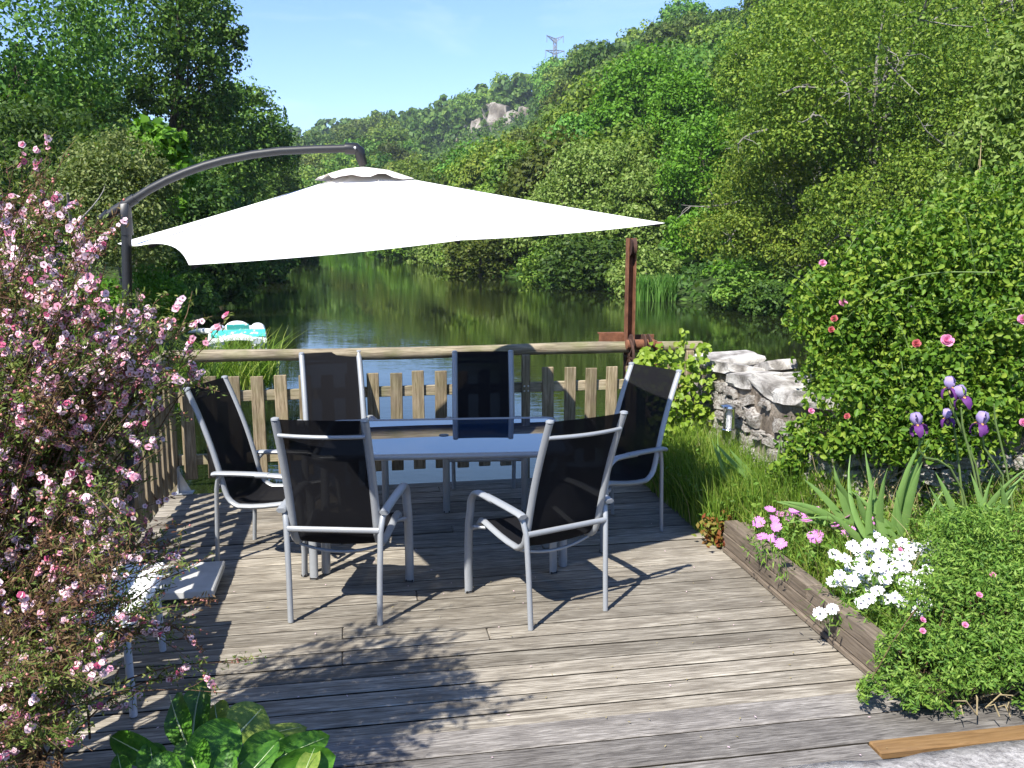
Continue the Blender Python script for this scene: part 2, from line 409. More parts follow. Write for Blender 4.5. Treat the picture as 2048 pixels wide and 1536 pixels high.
M['rock'] = stone('cliff_rock', [(0.07, 0.06, 0.05), (0.19, 0.165, 0.135), (0.31, 0.275, 0.24)], (0.38, 0.35, 0.31), 0.7, 2.2)
def soil():
    t = NT('garden_soil'); n = t.noise(6, 7, 0.7)
    t.col(t.ramp(n, [(0.3, (0.025, 0.018, 0.012)), (0.55, (0.07, 0.055, 0.035)), (0.75, (0.09, 0.10, 0.035))])).set(Roughness=0.95, Specular_IOR_Level=0.1).bump(n, 0.8, 0.04); return t.m
M['soil'] = soil()
def forest_floor():
    t = NT('hillside_undergrowth'); n = t.noise(0.35, 8, 0.7)
    t.col(t.ramp(n, [(0.3, (0.02, 0.03, 0.01)), (0.55, (0.04, 0.075, 0.018)), (0.75, (0.09, 0.10, 0.03))])).set(Roughness=0.95, Specular_IOR_Level=0.1).bump(n, 0.9, 0.6); return t.m
M['forest_floor'] = forest_floor()
def bank():
    t = NT('grassy_bank_soil'); n = t.noise(1.2, 8, 0.7)
    t.col(t.ramp(n, [(0.3, (0.02, 0.022, 0.01)), (0.55, (0.045, 0.07, 0.018)), (0.75, (0.08, 0.09, 0.03))])).set(Roughness=0.95, Specular_IOR_Level=0.1).bump(n, 0.8, 0.15); return t.m
M['bank'] = bank()
def water():
    t = NT('river_water')
    a = t.noise(2.6, 3, 0.55, sc=(0.55, 1.6, 1), rot=(0, 0, 0.25)); b = t.noise(9.0, 2, 0.5, sc=(0.6, 1.5, 1), rot=(0, 0, -0.1)); g = t.noise(0.10, 3)
    gust = t.ramp(g, [(0.40, (0.12, 0.12, 0.12)), (0.62, (1, 1, 1))])
    h = t.math('MULTIPLY', t.math('ADD', a, t.math('MULTIPLY', b, 0.35)), gust)
    t.col((0.010, 0.014, 0.005)).set(Roughness=0.02, IOR=1.333, Specular_IOR_Level=0.5).bump(h, 0.075, 0.06); return t.m
M['water'] = water()
def bark(name, cols, scale=6):
    t = NT(name); n = t.noise(scale, 6, 0.7, sc=(1, 1, 0.3))
    t.col(t.ramp(n, [(0.3, cols[0]), (0.55, cols[1]), (0.75, cols[2])])).set(Roughness=0.9, Specular_IOR_Level=0.15).bump(n, 0.7, 0.03); return t.m
M['bark'] = bark('brown_bark', [(0.03, 0.024, 0.018), (0.085, 0.068, 0.05), (0.15, 0.125, 0.10)])
M['greybark'] = bark('grey_lichened_bark', [(0.09, 0.085, 0.075), (0.22, 0.205, 0.18), (0.36, 0.345, 0.31)])
M['twig'] = plain('brown_twig', (0.10, 0.06, 0.035), 0.85, 0, 0.2, var=0.3)
M['greentwig'] = plain('green_stem', (0.13, 0.19, 0.06), 0.7, 0, 0.2, var=0.2)
M['paletwig'] = plain('dry_cane', (0.30, 0.24, 0.13), 0.8, 0, 0.2, var=0.2)
# foliage
M['lf_hill'] = leaf_mat('hill_foliage', [(0.045, 0.108, 0.015), (0.094, 0.190, 0.022), (0.171, 0.264, 0.036)], obj=1.5, clump=0.35)
M['lf_far'] = leaf_mat('far_wood_foliage', [(0.042, 0.098, 0.017), (0.083, 0.165, 0.025), (0.150, 0.232, 0.040)], clump=0.09)
M['lf_right'] = leaf_mat('yellow_green_foliage', [(0.068, 0.134, 0.014), (0.136, 0.229, 0.023), (0.243, 0.316, 0.040)], obj=0.35, clump=0.5)
M['lf_bright'] = leaf_mat('bright_green_foliage', [(0.053, 0.143, 0.009), (0.098, 0.232, 0.014), (0.165, 0.315, 0.029)], clump=0.6)
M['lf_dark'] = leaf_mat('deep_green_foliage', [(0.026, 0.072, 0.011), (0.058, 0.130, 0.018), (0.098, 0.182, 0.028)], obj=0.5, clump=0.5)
M['lf_willow'] = leaf_mat('pale_willow_foliage', [(0.110, 0.184, 0.028), (0.173, 0.263, 0.048), (0.273, 0.347, 0.095)], clump=0.8, trans=0.36)
M['lf_left'] = leaf_mat('left_bank_foliage', [(0.040, 0.109, 0.017), (0.080, 0.178, 0.024), (0.144, 0.256, 0.036)], obj=0.5, clump=0.5, trans=0.36)
M['lf_olive'] = leaf_mat('grey_green_small_leaves', [(0.083, 0.121, 0.027), (0.143, 0.190, 0.054), (0.242, 0.270, 0.090)], clump=2.0)
M['lf_rose'] = leaf_mat('rose_foliage', [(0.050, 0.118, 0.010), (0.112, 0.221, 0.020), (0.239, 0.323, 0.040)], clump=2.5, rough=0.5, spec=0.25, trans=0.38)
M['lf_vine'] = leaf_mat('vine_foliage', [(0.12, 0.21, 0.015), (0.20, 0.31, 0.025), (0.30, 0.37, 0.06)], clump=6, rough=0.45, trans=0.42)
M['lf_shrub'] = leaf_mat('feathery_green_foliage', [(0.064, 0.149, 0.020), (0.135, 0.253, 0.036), (0.239, 0.349, 0.063)], clump=3.0, trans=0.35)
M['lf_tea'] = leaf_mat('small_needle_foliage', [(0.053, 0.083, 0.016), (0.120, 0.180, 0.033), (0.225, 0.240, 0.065)], clump=5, trans=0.35)
M['lf_teared'] = leaf_mat('reddish_needle_foliage', [(0.090, 0.035, 0.023), (0.150, 0.080, 0.039), (0.180, 0.144, 0.052)], clump=5, trans=0.3)
M['lf_grass'] = leaf_mat('grass_blades', [(0.075, 0.154, 0.014), (0.150, 0.266, 0.026), (0.300, 0.364, 0.072)], clump=3, trans=0.4)
M['lf_straw'] = leaf_mat('straw_blades', [(0.22, 0.19, 0.07), (0.36, 0.30, 0.13), (0.42, 0.36, 0.20)], clump=3, trans=0.3, tint=(1, 0.9, 0.6))
M['lf_reed'] = leaf_mat('reed_blades', [(0.05, 0.15, 0.02), (0.09, 0.22, 0.03), (0.15, 0.28, 0.06)], clump=1, trans=0.4)
M['lf_iris'] = leaf_mat('iris_sword_leaves', [(0.10, 0.20, 0.05), (0.16, 0.28, 0.075), (0.22, 0.34, 0.10)], clump=4, trans=0.3, rough=0.5)
M['lf_redweed'] = leaf_mat('reddish_weed_leaves', [(0.20, 0.05, 0.02), (0.22, 0.11, 0.03), (0.18, 0.22, 0.04)], clump=12, trans=0.35)
def big_leaf(name, a, b):
    t = NT(name); tcn = t.new('ShaderNodeTexCoord')
    n = t.noise(9, 4); w = t.new('ShaderNodeTexWave'); w.inputs['Scale'].default_value = 9; w.inputs['Distortion'].default_value = 6.0; w.inputs['Detail'].default_value = 1
    t.l.new(tcn.outputs['UV'], w.inputs['Vector'])
    c = t.ramp(n, [(0.35, a), (0.65, b)])
    t.col(c).set(Roughness=0.42, Specular_IOR_Level=0.4).bump(t.math('ADD', w.outputs['Fac'], t.math('MULTIPLY', n, 0.6)), 0.22, 0.005)
    tr = t.new('ShaderNodeBsdfTranslucent'); t.l.new(t.mix(1.0, c, (1, 1.1, 0.3), 'MULTIPLY'), tr.inputs['Color'])
    ms = t.new('ShaderNodeMixShader'); ms.inputs['Fac'].default_value = 0.28
    t.l.new(t.p.outputs[0], ms.inputs[1]); t.l.new(tr.outputs[0], ms.inputs[2]); t.l.new(ms.outputs[0], t.out.inputs['Surface']); return t.m
M['bigleaf'] = big_leaf('glossy_green_leaf', (0.035, 0.125, 0.014), (0.095, 0.235, 0.022))
M['bigleafy'] = big_leaf('yellow_green_leaf', (0.13, 0.22, 0.03), (0.24, 0.31, 0.06))
M['midrib'] = plain('pale_midrib', (0.35, 0.42, 0.22), 0.5)
def petal(name, c, trans=0.3, rough=0.6):
    t = NT(name); t.col(c).set(Roughness=rough, Specular_IOR_Level=0.2)
    tr = t.new('ShaderNodeBsdfTranslucent'); tr.inputs['Color'].default_value = tuple(c) + (1,)
    ms = t.new('ShaderNodeMixShader'); ms.inputs['Fac'].default_value = trans
    t.l.new(t.p.outputs[0], ms.inputs[1]); t.l.new(tr.outputs[0], ms.inputs[2]); t.l.new(ms.outputs[0], t.out.inputs['Surface']); return t.m
M['p_pale'] = petal('pale_pink_petal', (0.82, 0.60, 0.65)); M['p_pink'] = petal('pink_petal', (0.72, 0.33, 0.42)); M['p_deep'] = petal('deep_pink_petal', (0.52, 0.10, 0.20))
M['p_eye'] = plain('crimson_flower_eye', (0.16, 0.012, 0.035), 0.7); M['p_bud'] = petal('peach_bud', (0.62, 0.27, 0.22))
M['p_white'] = petal('white_petal', (0.82, 0.82, 0.84)); M['p_daisy'] = petal('orchid_pink_petal', (0.66, 0.25, 0.58))
M['p_weye'] = plain('dark_daisy_eye', (0.05, 0.045, 0.09), 0.7); M['p_yeye'] = plain('mauve_daisy_eye', (0.45, 0.22, 0.2), 0.7)
M['p_lilac'] = petal('lilac_iris_petal', (0.38, 0.30, 0.53)); M['p_violet'] = petal('violet_iris_petal', (0.14, 0.04, 0.19)); M['p_beard'] = plain('amber_iris_throat', (0.42, 0.22, 0.07), 0.7)
M['p_rose'] = petal('rose_pink_petal', (0.72, 0.28, 0.45)); M['p_rosered'] = petal('faded_red_rose_petal', (0.5, 0.12, 0.13))
M['p_blue'] = petal('small_blue_petal', (0.25, 0.28, 0.55))
M['bluepot'] = plain('blue_plastic', (0.015, 0.03, 0.20), 0.4)
M['clear'] = None
def clear():
    t = NT('clear_plastic'); t.col((0.9, 0.9, 0.9)).set(Roughness=0.05, Transmission_Weight=1.0, IOR=1.3); return t.m
M['clear'] = clear()
M['housewall'] = plain('white_render', (0.75, 0.73, 0.68), 0.9); M['slate'] = plain('slate_roof', (0.08, 0.085, 0.10), 0.7); M['darkpane'] = plain('dark_window', (0.02, 0.025, 0.03), 0.1)
M['pylon'] = plain('pylon_steel', (0.20, 0.22, 0.26), 0.6, 0.3)
# ------------------------------------------------------------------ ground, river, banks, hill
def sheet(name, grid, mat, smooth=True):
    """grid (rows, cols, 3) to a quad sheet"""
    g = np.asarray(grid, float); r, c = g.shape[:2]
    i, j = np.meshgrid(np.arange(r - 1), np.arange(c - 1), indexing='ij')
    a = (i * c + j).ravel(); Q = np.stack([a, a + 1, a + c + 1, a + c], 1)
    return link(name, arr_mesh(name, g.reshape(-1, 3), Q, mat, smooth=smooth))
def resample(pts, n):
    p = np.asarray(pts, float); d = np.r_[0, np.cumsum(np.linalg.norm(np.diff(p[:, :2], axis=0), axis=1))]
    s = np.linspace(0, d[-1], n); q = np.stack([np.interp(s, d, p[:, k]) for k in range(p.shape[1])], 1)
    for _ in range(2): q[1:-1] = (q[:-2] + 2 * q[1:-1] + q[2:]) / 4
    return q
gm = MB().add([(-1500, -1500, -3), (1500, -1500, -3), (1500, 1500, -3), (-1500, 1500, -3)], [(0, 1, 2, 3)])
tag(link('ground', gm.mesh('ground', M['bank'])), kind='structure')
wm = MB().add([(-600, -60, WATER), (300, -60, WATER), (300, 900, WATER), (-600, 900, WATER)], [(0, 1, 2, 3)])
tag(link('water', wm.mesh('water', M['water'])), kind='structure')

def wpix(x, y): p = at_z(x, y, WATER); return (p.x, p.y, WATER - 0.3)
def sky_pt(x, y, d):                           # crest below the skyline by one tree height
    p = at_y(x, y, d); return (p.x, p.y, p.z - 1.62 * (3.6 + 0.0135 * d))
# right bank and hill, from the foot at the water to the crest and down behind it
foot = [(60, -5, -1.1), (34, 10, -1.1), (18, 21, -1.1), wpix(1560, 640), wpix(1310, 600), wpix(1080, 570), wpix(900, 540), wpix(820, 520), wpix(760, 505), (-27, 140, -1.1), (-45, 160, -1.1), (-80, 178, -1.1), (-150, 200, -1.1), (-330, 230, -1.1)]
crest = [(150, 40, 44), (120, 70, 44), (95, 100, 42), sky_pt(1800, -70, 140), sky_pt(1500, 4, 175), sky_pt(1330, 40, 235), sky_pt(1230, 80, 300), sky_pt(1110, 126, 380), sky_pt(950, 193, 470), sky_pt(800, 226, 540), sky_pt(700, 250, 600), sky_pt(590, 268, 640), (-260, 640, 66), (-460, 600, 60)]
NF, NC = 120, 44
ff, cc = resample(foot, NF), resample(crest, NF)
hn = RNG.normal(size=(NF, NC)); hill = np.zeros((NF, NC + 6, 3))
for i in range(NF):
    for j in range(NC):
        t = j / (NC - 1)
        p = ff[i] * (1 - t) + cc[i] * t
        prof = 0.8 * t ** 1.15 + 0.2 * t * t
        p = np.array([p[0], p[1], ff[i][2] + (cc[i][2] - ff[i][2]) * prof + (0.7 * min(1, j / 2))])
        p[2] += 1.6 * math.sin(i * 0.55 + j * 0.4) * t * (1 - t) * 4
        hill[i, j] = p
    dirn = unit((cc[i] - ff[i])[None, :] * np.array([1, 1, 0]))[0]
    for k in range(6): hill[i, NC + k] = cc[i] + dirn * (k + 1) * 45 + np.array([0, 0, -(k + 1) ** 1.3 * 6 + 1.2])
tag(sheet('hillside', hill, M['forest_floor']), kind='structure')
hq = []
for i in range(NF - 1):
    for j in range(NC + 5): hq.append((i * (NC + 6) + j, i * (NC + 6) + j + 1, (i + 1) * (NC + 6) + j + 1, (i + 1) * (NC + 6) + j))
HB = BVHTree.FromPolygons([tuple(v) for v in hill.reshape(-1, 3)], hq)
def hill_pix(x, y):
    h = HB.ray_cast(Vector((0, 0, CAMH)), ray(x, y).normalized()); return h[0]
def hill_z(x, y):
    h = HB.ray_cast(Vector((x, y, 500)), Vector((0, 0, -1))); return h[0].z if h[0] else None
# left bank
edge = [(-2.95, 5.9), (-3.1, 7.2), (-3.6, 9.0), (-5.0, 13), (-7.0, 20), (-10, 28), (-13.5, 45), (-18, 75), (-23, 105), (-31, 135), (-50, 152), (-90, 166), (-200, 190), (-340, 210)]
ee = resample([(a, b, 0) for a, b in edge], 70)
prof = [(0, -1.3), (0.25, -0.75), (0.7, -0.35), (1.6, 0.0), (4, 0.4), (10, 1.2), (25, 2.6), (60, 4), (150, 6), (400, 6)]
LB = np.zeros((70, len(prof), 3))
for i in range(70):
    a, b = ee[max(0, i - 1)], ee[min(69, i + 1)]; t = unit((b - a)[None])[0]; nn = np.array([-t[1], t[0], 0])
    if i < 8: nn = unit((nn * (i / 8) + np.array([-1, -0.05, 0]) * (1 - i / 8))[None])[0]
    for j, (d, z) in enumerate(prof):
        LB[i, j] = ee[i] + nn * d + np.array([0, 0, z + (0.12 * math.sin(i * 1.7 + j) if j > 2 else 0)])
tag(sheet('left_bank', LB, M['bank']), kind='structure')
LBT = BVHTree.FromPolygons([tuple(v) for v in LB.reshape(-1, 3)], [(i * len(prof) + j, i * len(prof) + j + 1, (i + 1) * len(prof) + j + 1, (i + 1) * len(prof) + j) for i in range(69) for j in range(len(prof) - 1)])
def bank_z(x, y):
    h = LBT.ray_cast(Vector((x, y, 100)), Vector((0, 0, -1))); return h[0].z if h[0] else 0.0

# garden ground in deck coordinates
def sm(a, b, x): t = min(1, max(0, (x - a) / (b - a))); return t * t * (3 - 2 * t)
def garden_z(u, v):
    z = 0.06 + 0.36 * sm(3.0, 1.2, v)                        # rises towards the camera
    if u > 2.3: z = max(z, 0.10 + 0.10 * sm(2.3, 3.2, u)) if v > 3.3 else z
    if u > 3.2: z += 0.25 * sm(3.2, 4.2, u) * sm(3.2, 4.5, v)
    if -1.52 < u < 2.34 and v > 3.04: z = -1.5               # under the deck
    if u <= -1.52: z = z - 0.10
    if u > -0.98 and v > 2.3: z = z if (u > 2.82 or (u > 2.34 and v > 3.12)) else -0.25
    edge_v = 7.02 if u < 3.1 else 7.0 + 0.15 * (u - 3.1)
    z = z + (-1.6 - z) * sm(edge_v - 0.25, edge_v + 0.35, v)
    if u > 2.34 and v < 7.0: pass
    return z
us = np.unique(np.r_[np.linspace(-40, -3, 16), np.linspace(-3, -1.6, 10), [-1.56, -1.53, -1.51], np.linspace(-1.4, -1.02, 5), [-0.99, -0.96], np.linspace(-0.8, 2.2, 10), [2.33, 2.35, 2.38], [2.80, 2.83], np.linspace(2.5, 5, 22), np.linspace(5.5, 40, 18)])
vs_ = np.unique(np.r_[np.linspace(-40, 0, 12), np.linspace(0, 2.8, 14), [2.28, 2.31, 2.95, 3.02, 3.06, 3.1, 3.13], np.linspace(3.3, 6.6, 22), np.linspace(6.7, 7.5, 10), [8, 9]])
gg = np.zeros((len(us), len(vs_), 3))
for i, u in enumerate(us):
    for j, v in enumerate(vs_):
        p = D(u, v, garden_z(u, v) + 0.012 * math.sin(u * 13 + v * 7)); gg[i, j] = p
tag(sheet('garden_ground', gg, M['soil'], False), kind='structure')

# ------------------------------------------------------------------ the deck
deck = link('deck', None, None, (0, 0, 0), (0, 0, AL))
jm = MB()
for u in np.arange(-1.45, 2.4, 0.48): jm.box((u, 5.05, -0.115), (0.06, 3.86, 0.16))
jm.box((0.45, 6.98, -0.12), (3.9, 0.05, 0.18)); jm.box((-1.50, 5.05, -0.12), (0.04, 3.9, 0.18))
for u in (-1.4, -0.1, 1.3, 2.2): jm.box((u, 6.85, -0.9), (0.12, 0.12, 1.45))
bpy.data.objects.remove(deck)
deck = link('deck', jm.mesh('deck', M['joist']), None, (0, 0, 0), (0, 0, AL)); tag(deck, kind='structure')
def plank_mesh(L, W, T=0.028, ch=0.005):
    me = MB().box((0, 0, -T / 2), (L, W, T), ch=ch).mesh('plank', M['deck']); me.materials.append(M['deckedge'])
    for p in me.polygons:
        if abs(p.normal.z) < 0.3 and abs(p.normal.y) > 0.6: p.material_index = 1      # gap shade painted on the board sides, together with grime
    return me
pitch = 0.1365; v0 = 3.32; PW = pitch - 0.0135
rs = random.Random(3)
for k in range(27):
    v = v0 + k * pitch + PW / 2
    cut = rs.choice([0.62, 1.15, None, None, None, None, -0.1, None, 0.3])
    ends = [-1.53, 2.33 if v < 5.3 else 2.55]
    segs = [(ends[0], ends[1])] if cut is None else [(ends[0], cut - 0.0015), (cut + 0.0015, ends[1])]
    for a, b in segs:
        o = link('plank', plank_mesh(b - a, PW), deck, ((a + b) / 2, v, rs.uniform(-0.0025, 0.0025)))
        o.rotation_euler = (rs.uniform(-0.008, 0.008), 0, rs.uniform(-0.0006, 0.0006))
# raised front edge: two wide step planks, one newer plank and the stone
steps = link('deck_step', MB().box((0.9, 3.13, -0.06), (3.5, 0.34, 0.1)).mesh('deck_step', M['joist']), None, (0, 0, 0), (0, 0, AL)); tag(steps, kind='structure')
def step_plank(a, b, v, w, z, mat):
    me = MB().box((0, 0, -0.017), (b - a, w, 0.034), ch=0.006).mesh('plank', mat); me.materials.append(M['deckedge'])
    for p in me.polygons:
        if abs(p.normal.z) < 0.3 and p.normal.y < -0.6 and mat is not M['newwood']: p.material_index = 1  # near-facing sides painted dark so the step gaps look shaded
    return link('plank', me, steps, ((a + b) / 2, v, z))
step_plank(-0.95, 2.30, 3.215, 0.165, 0.030, M['step'])
step_plank(-0.95, 2.75, 3.026, 0.180, 0.034, M['step'])
step_plank(-0.95, 1.925, 2.856, 0.150, 0.028, M['step']); step_plank(-0.95, 1.45, 2.690, 0.148, 0.028, M['step'])
nl = step_plank(1.93, 2.80, 2.895, 0.085, 0.034, M['newwood']); nl['label'] = 'newer orange-brown plank at the step end'
sb = MB(); sg = []
rr = random.Random(5)
NX, NY = 14, 8
for i in range(NX):
    for j in range(NY):
        e = 1.0 if 0 < j < NY - 1 and 0 < i < NX - 1 else 0.72
        sg.append((1.50 + 1.5 * i / (NX - 1) + rr.uniform(-0.012, 0.012), 2.25 + 0.56 * j / (NY - 1) + rr.uniform(-0.012, 0.012) + 0.012 * math.sin(i), 0.062 * e + rr.uniform(-0.004, 0.004)))
fs = [(i * NY + j, (i + 1) * NY + j, (i + 1) * NY + j + 1, i * NY + j + 1) for i in range(NX - 1) for j in range(NY - 1)]
bot = [(x, y, -0.1) for x, y, z in sg]
sb.add(sg + bot, fs + [tuple(q + NX * NY for q in f[::-1]) for f in fs])
per = [i * NY for i in range(NX)] + [(NX - 1) * NY + j for j in range(1, NY)] + [i * NY + NY - 1 for i in range(NX - 2, -1, -1)] + [j for j in range(NY - 2, 0, -1)]
n0 = NX * NY
sb.add([], [])
b0 = 0
sb.f += [(per[k], per[k] + n0, per[(k + 1) % len(per)] + n0, per[(k + 1) % len(per)]) for k in range(len(per))]; sb.m += [0] * len(per)
tag(link('stone_step', sb.mesh('stone_step', M['stepstone'], True), None, (0, 0, 0), (0, 0, AL)), 'speckled grey granite slab below the new orange plank', 'step')

# planter edge of stacked boards
pl = thing('planter_edge', 'low brown board edging along the flower bed', 'planter', D(2.25, 4.2, 0), AL)
def board(z0, z1, u0, u1, va, vb):
    me = MB().box((0, 0, 0), (u1 - u0, vb - va, z1 - z0), ch=0.004).mesh('board', M['planter'])
    return link('board', me, pl, ((u0 + u1) / 2 - 2.25, (va + vb) / 2 - 4.2, (z0 + z1) / 2))
board(0.004, 0.034, 2.243, 2.30, 3.32, 5.10); board(0.038, 0.118, 2.252, 2.31, 3.33, 5.12); board(0.121, 0.195, 2.255, 2.34, 3.36, 4.05); board(0.121, 0.197, 2.256, 2.345, 4.056, 5.115)
board(0.01, 0.19, 2.35, 2.40, 4.95, 5.09)

# ------------------------------------------------------------------ fences
pick_me = [MB().box((0, 0, h / 2), (0.095, 0.021, h), ch=0.004).mesh('picket', M['picket']) for h in (0.79, 0.80, 0.795)]
pick_side = [MB().box((0, 0, h / 2), (0.021, 0.095, h), ch=0.004).mesh('picket', M['picket']) for h in (0.79, 0.80, 0.795)]
bolt_me = MB().lathe([(0.001, 0.006), (0.006, 0.005), (0.008, 0.0), (0.008, -0.012)], 8, M=Matrix.Rotation(PI / 2, 3, 'X')).mesh('bolt', M['bolt'])
def log(parent, p0, p1, r, mat, seed):
    g = np.random.default_rng(seed); n = 30; pts, rr = [], []
    for i in range(n):
        t = i / (n - 1); p = Vector(p0).lerp(Vector(p1), t); p.z += 0.006 * math.sin(t * 9 + seed); pts.append(p); rr.append(r * (1 + 0.04 * math.sin(t * 17 + seed) + g.normal() * 0.012))
    return part('handrail', MB().tube(pts, rr, 14), mat, parent, 50)
ff_ = thing('picket_fence', 'wooden picket fence with round log handrail along the far deck edge', 'fence', D(0.7, 7.09, 0), AL)
def fu(u): return u - 0.7
k = 0; u = -1.27
while u < 2.62:
    if not any(abs(u - q) < 0.082 for q in (1.355,)):
        o = link('picket', pick_me[k % 3], ff_, (fu(u), -0.032, 0.095 + rs.uniform(-0.006, 0.006)), (rs.uniform(-0.006, 0.006), rs.uniform(-0.008, 0.008), 0))
    k += 1; u += 0.176
for (a, b) in ((-1.36, 0.0), (0.004, 1.355), (1.359, 2.72)):
    for z in (0.735, 0.245):
        link('rail', MB().box((0, 0, 0), (b - a, 0.034, 0.082), ch=0.004).mesh('rail', M['railx']), ff_, (fu((a + b) / 2), 0.0, z))
for q in (-0.03, 1.355, 2.74):
    p = link('post', MB().box((0, 0, 0.42), (0.065, 0.05, 1.18), ch=0.005).mesh('post', M['picket']), ff_, (fu(q), -0.045 if q > 0.5 else 0.046, 0))
    for dx in (-0.016, 0.016):
        for z in (0.755, 0.715): link('bolt', bolt_me, p, (dx, -0.0265, z))
log(ff_, (fu(-1.42), 0, 1.045), (fu(2.86), 0.0, 1.04), 0.047, M['railx'], 1)
lf_ = thing('picket_fence', 'wooden picket fence running back along the left deck edge behind the pink shrub', 'fence', D(-1.40, 5.0, 0), AL)
v = 6.93; k = 0
while v > 2.9:
    link('picket', pick_side[k % 3], lf_, (0.034, v - 5.0, 0.095 + rs.uniform(-0.006, 0.006)), (rs.uniform(-0.008, 0.008), rs.uniform(-0.006, 0.006), 0)); k += 1; v -= 0.176
for (a, b) in ((2.85, 4.38), (4.384, 5.75), (5.754, 7.03)):
    for z in (0.735, 0.245): link('rail', MB().box((0, 0, 0), (0.034, b - a, 0.082), ch=0.004).mesh('rail', M['raily']), lf_, (0.0, (a + b) / 2 - 5, z))
for q in (7.07, 5.75, 4.38, 2.95):
    link('post', MB().box((0, 0, 0.42), (0.07, 0.07, 1.18), ch=0.005).mesh('post', M['picket']), lf_, (-0.06 if q < 7 else 0.0, q - 5, 0))
log(lf_, (0.0, 7.12 - 5, 1.05), (-0.01, 2.8 - 5, 1.045), 0.047, M['raily'], 4)
bk = MB().box((0.085, 2.0, 0.012), (0.13, 0.09, 0.008)).box((0.045, 2.0, 0.11), (0.008, 0.09, 0.2))
bk.add([(0.05, 1.995, 0.014), (0.14, 1.995, 0.014), (0.05, 1.995, 0.19), (0.05, 2.003, 0.014), (0.14, 2.003, 0.014), (0.05, 2.003, 0.19)], [(0, 1, 2), (5, 4, 3), (0, 3, 4, 1), (1, 4, 5, 2), (2, 5, 3, 0)])
part('post_bracket', bk, M['galv'], lf_, label='galvanised steel angle bracket at the corner post')

# ------------------------------------------------------------------ stone wall
def stone_mesh(name, d, rng, mat, rough=0.13, sph=0.16):
    n = 3; vs, idx, fs = [], {}, []
    def V(p):
        k = tuple(round(x, 4) for x in p)
        if k not in idx: idx[k] = len(vs); vs.append(np.array(p, float))
        return idx[k]
    g = [-1, -0.33, 0.33, 1]
    for ax in range(3):
        for sg in (-1, 1):
            for i in range(n):
                for j in range(n):
                    q = []
                    for (a, b) in ((g[i], g[j]), (g[i + 1], g[j]), (g[i + 1], g[j + 1]), (g[i], g[j + 1])):
                        p = [0, 0, 0]; p[ax] = sg; p[(ax + 1) % 3] = a; p[(ax + 2) % 3] = b; q.append(V(p))
                    fs.append(q if sg > 0 else q[::-1])
    out = []
    for p in vs:
        s = p / np.linalg.norm(p) * 1.25; q = p * (1 - sph) + s * sph
        q = q + rng.normal(size=3) * rough; out.append(q * np.array(d) / 2)
    mb = MB().add(out, fs); me = mb.mesh(name, mat); smooth_by_angle(me, 38); return me
wall = thing('stone_wall', 'old lichened stone wall with pale cap slabs beside the flower bed', 'wall', D(2.75, 6.2, 0), AL)
W0 = (2.75, 6.2)
cm = MB().box((0.27, 0.0, 0.30), (0.46, 1.7, 1.2)); part('core', cm, M['mortar'], wall)
cm = MB().box((0.95, -1.06, 0.12), (1.55, 0.4, 1.2), rot=Matrix.Rotation(math.radians(-16), 3, 'Z')); part('core', cm, M['mortar'], wall)
wr = np.random.default_rng(21)
stone_pool = [stone_mesh('stone', (1, 1, 1), wr, M['stone']) for _ in range(12)]
def put_stone(u, v, z, d, name='stone', me=None):
    o = link(name, me or stone_pool[wr.integers(12)], wall, (u - W0[0], v - W0[1], z), (wr.normal() * 0.12, wr.normal() * 0.12, wr.normal() * 0.10), d); return o
z = -0.15
while z < 0.84:                                            # left face and the end face
    h = wr.uniform(0.08, 0.15); v = 5.30
    while v < 7.0:
        l = wr.uniform(0.09, 0.24)
        if wr.random() > 0.22: put_stone(2.812 + wr.uniform(-0.02, 0.03), v + l / 2, z + h / 2 + wr.normal() * 0.012, (0.15, l * 0.9, h * wr.uniform(0.7, 0.95)))
        v += l
    u = 2.80
    while u < 3.2:
        l = wr.uniform(0.14, 0.26); put_stone(u + l / 2, 7.03, z + h / 2, (l * 0.93, 0.16, h * 0.92)); u += l
    t = 0.0
    while t < 1.5:                                          # the return wall behind the irises
        l = wr.uniform(0.15, 0.34); uu, vv = 2.78 + (t + l / 2) * 0.96, 5.17 - (t + l / 2) * 0.276
        if wr.random() > 0.1 and z < 0.6: o = put_stone(uu, vv - 0.06, z + h / 2, (l * 0.93, 0.16, h * 0.92)); o.rotation_euler.z += math.radians(-16)
        t += l
    z += h
for (u, v, du, dv, zz, hh) in ((3.00, 6.86, 0.50, 0.36, 0.955, 0.07), (2.92, 6.50, 0.34, 0.40, 0.925, 0.09), (3.18, 6.46, 0.24, 0.46, 0.93, 0.08), (2.90, 6.12, 0.30, 0.36, 0.91, 0.10), (3.15, 6.05, 0.28, 0.38, 0.915, 0.08), (2.94, 5.76, 0.36, 0.36, 0.90, 0.09), (3.18, 5.70, 0.22, 0.34, 0.90, 0.08), (3.0, 5.42, 0.48, 0.32, 0.885, 0.10), (3.3, 5.22, 0.46, 0.34, 0.80, 0.12), (3.75, 5.10, 0.5, 0.36, 0.72, 0.12)):
    put_stone(u, v, zz, (1, 1, 1), 'cap_stone', stone_mesh('cap_stone', (du * 0.95, dv, hh), wr, M['capstone'], 0.07, 0.10))
for (x, y, Y, s) in ((1868, 960, 4.95, 0.16), (1875, 985, 4.9, 0.12), (1600, 990, 5.4, 0.1)):
    p = at_z(x, y, 0.26); uu, vv = UV(p); put_stone(uu, vv, garden_z(uu, vv) + s * 0.25, (s, s, s * 0.8))
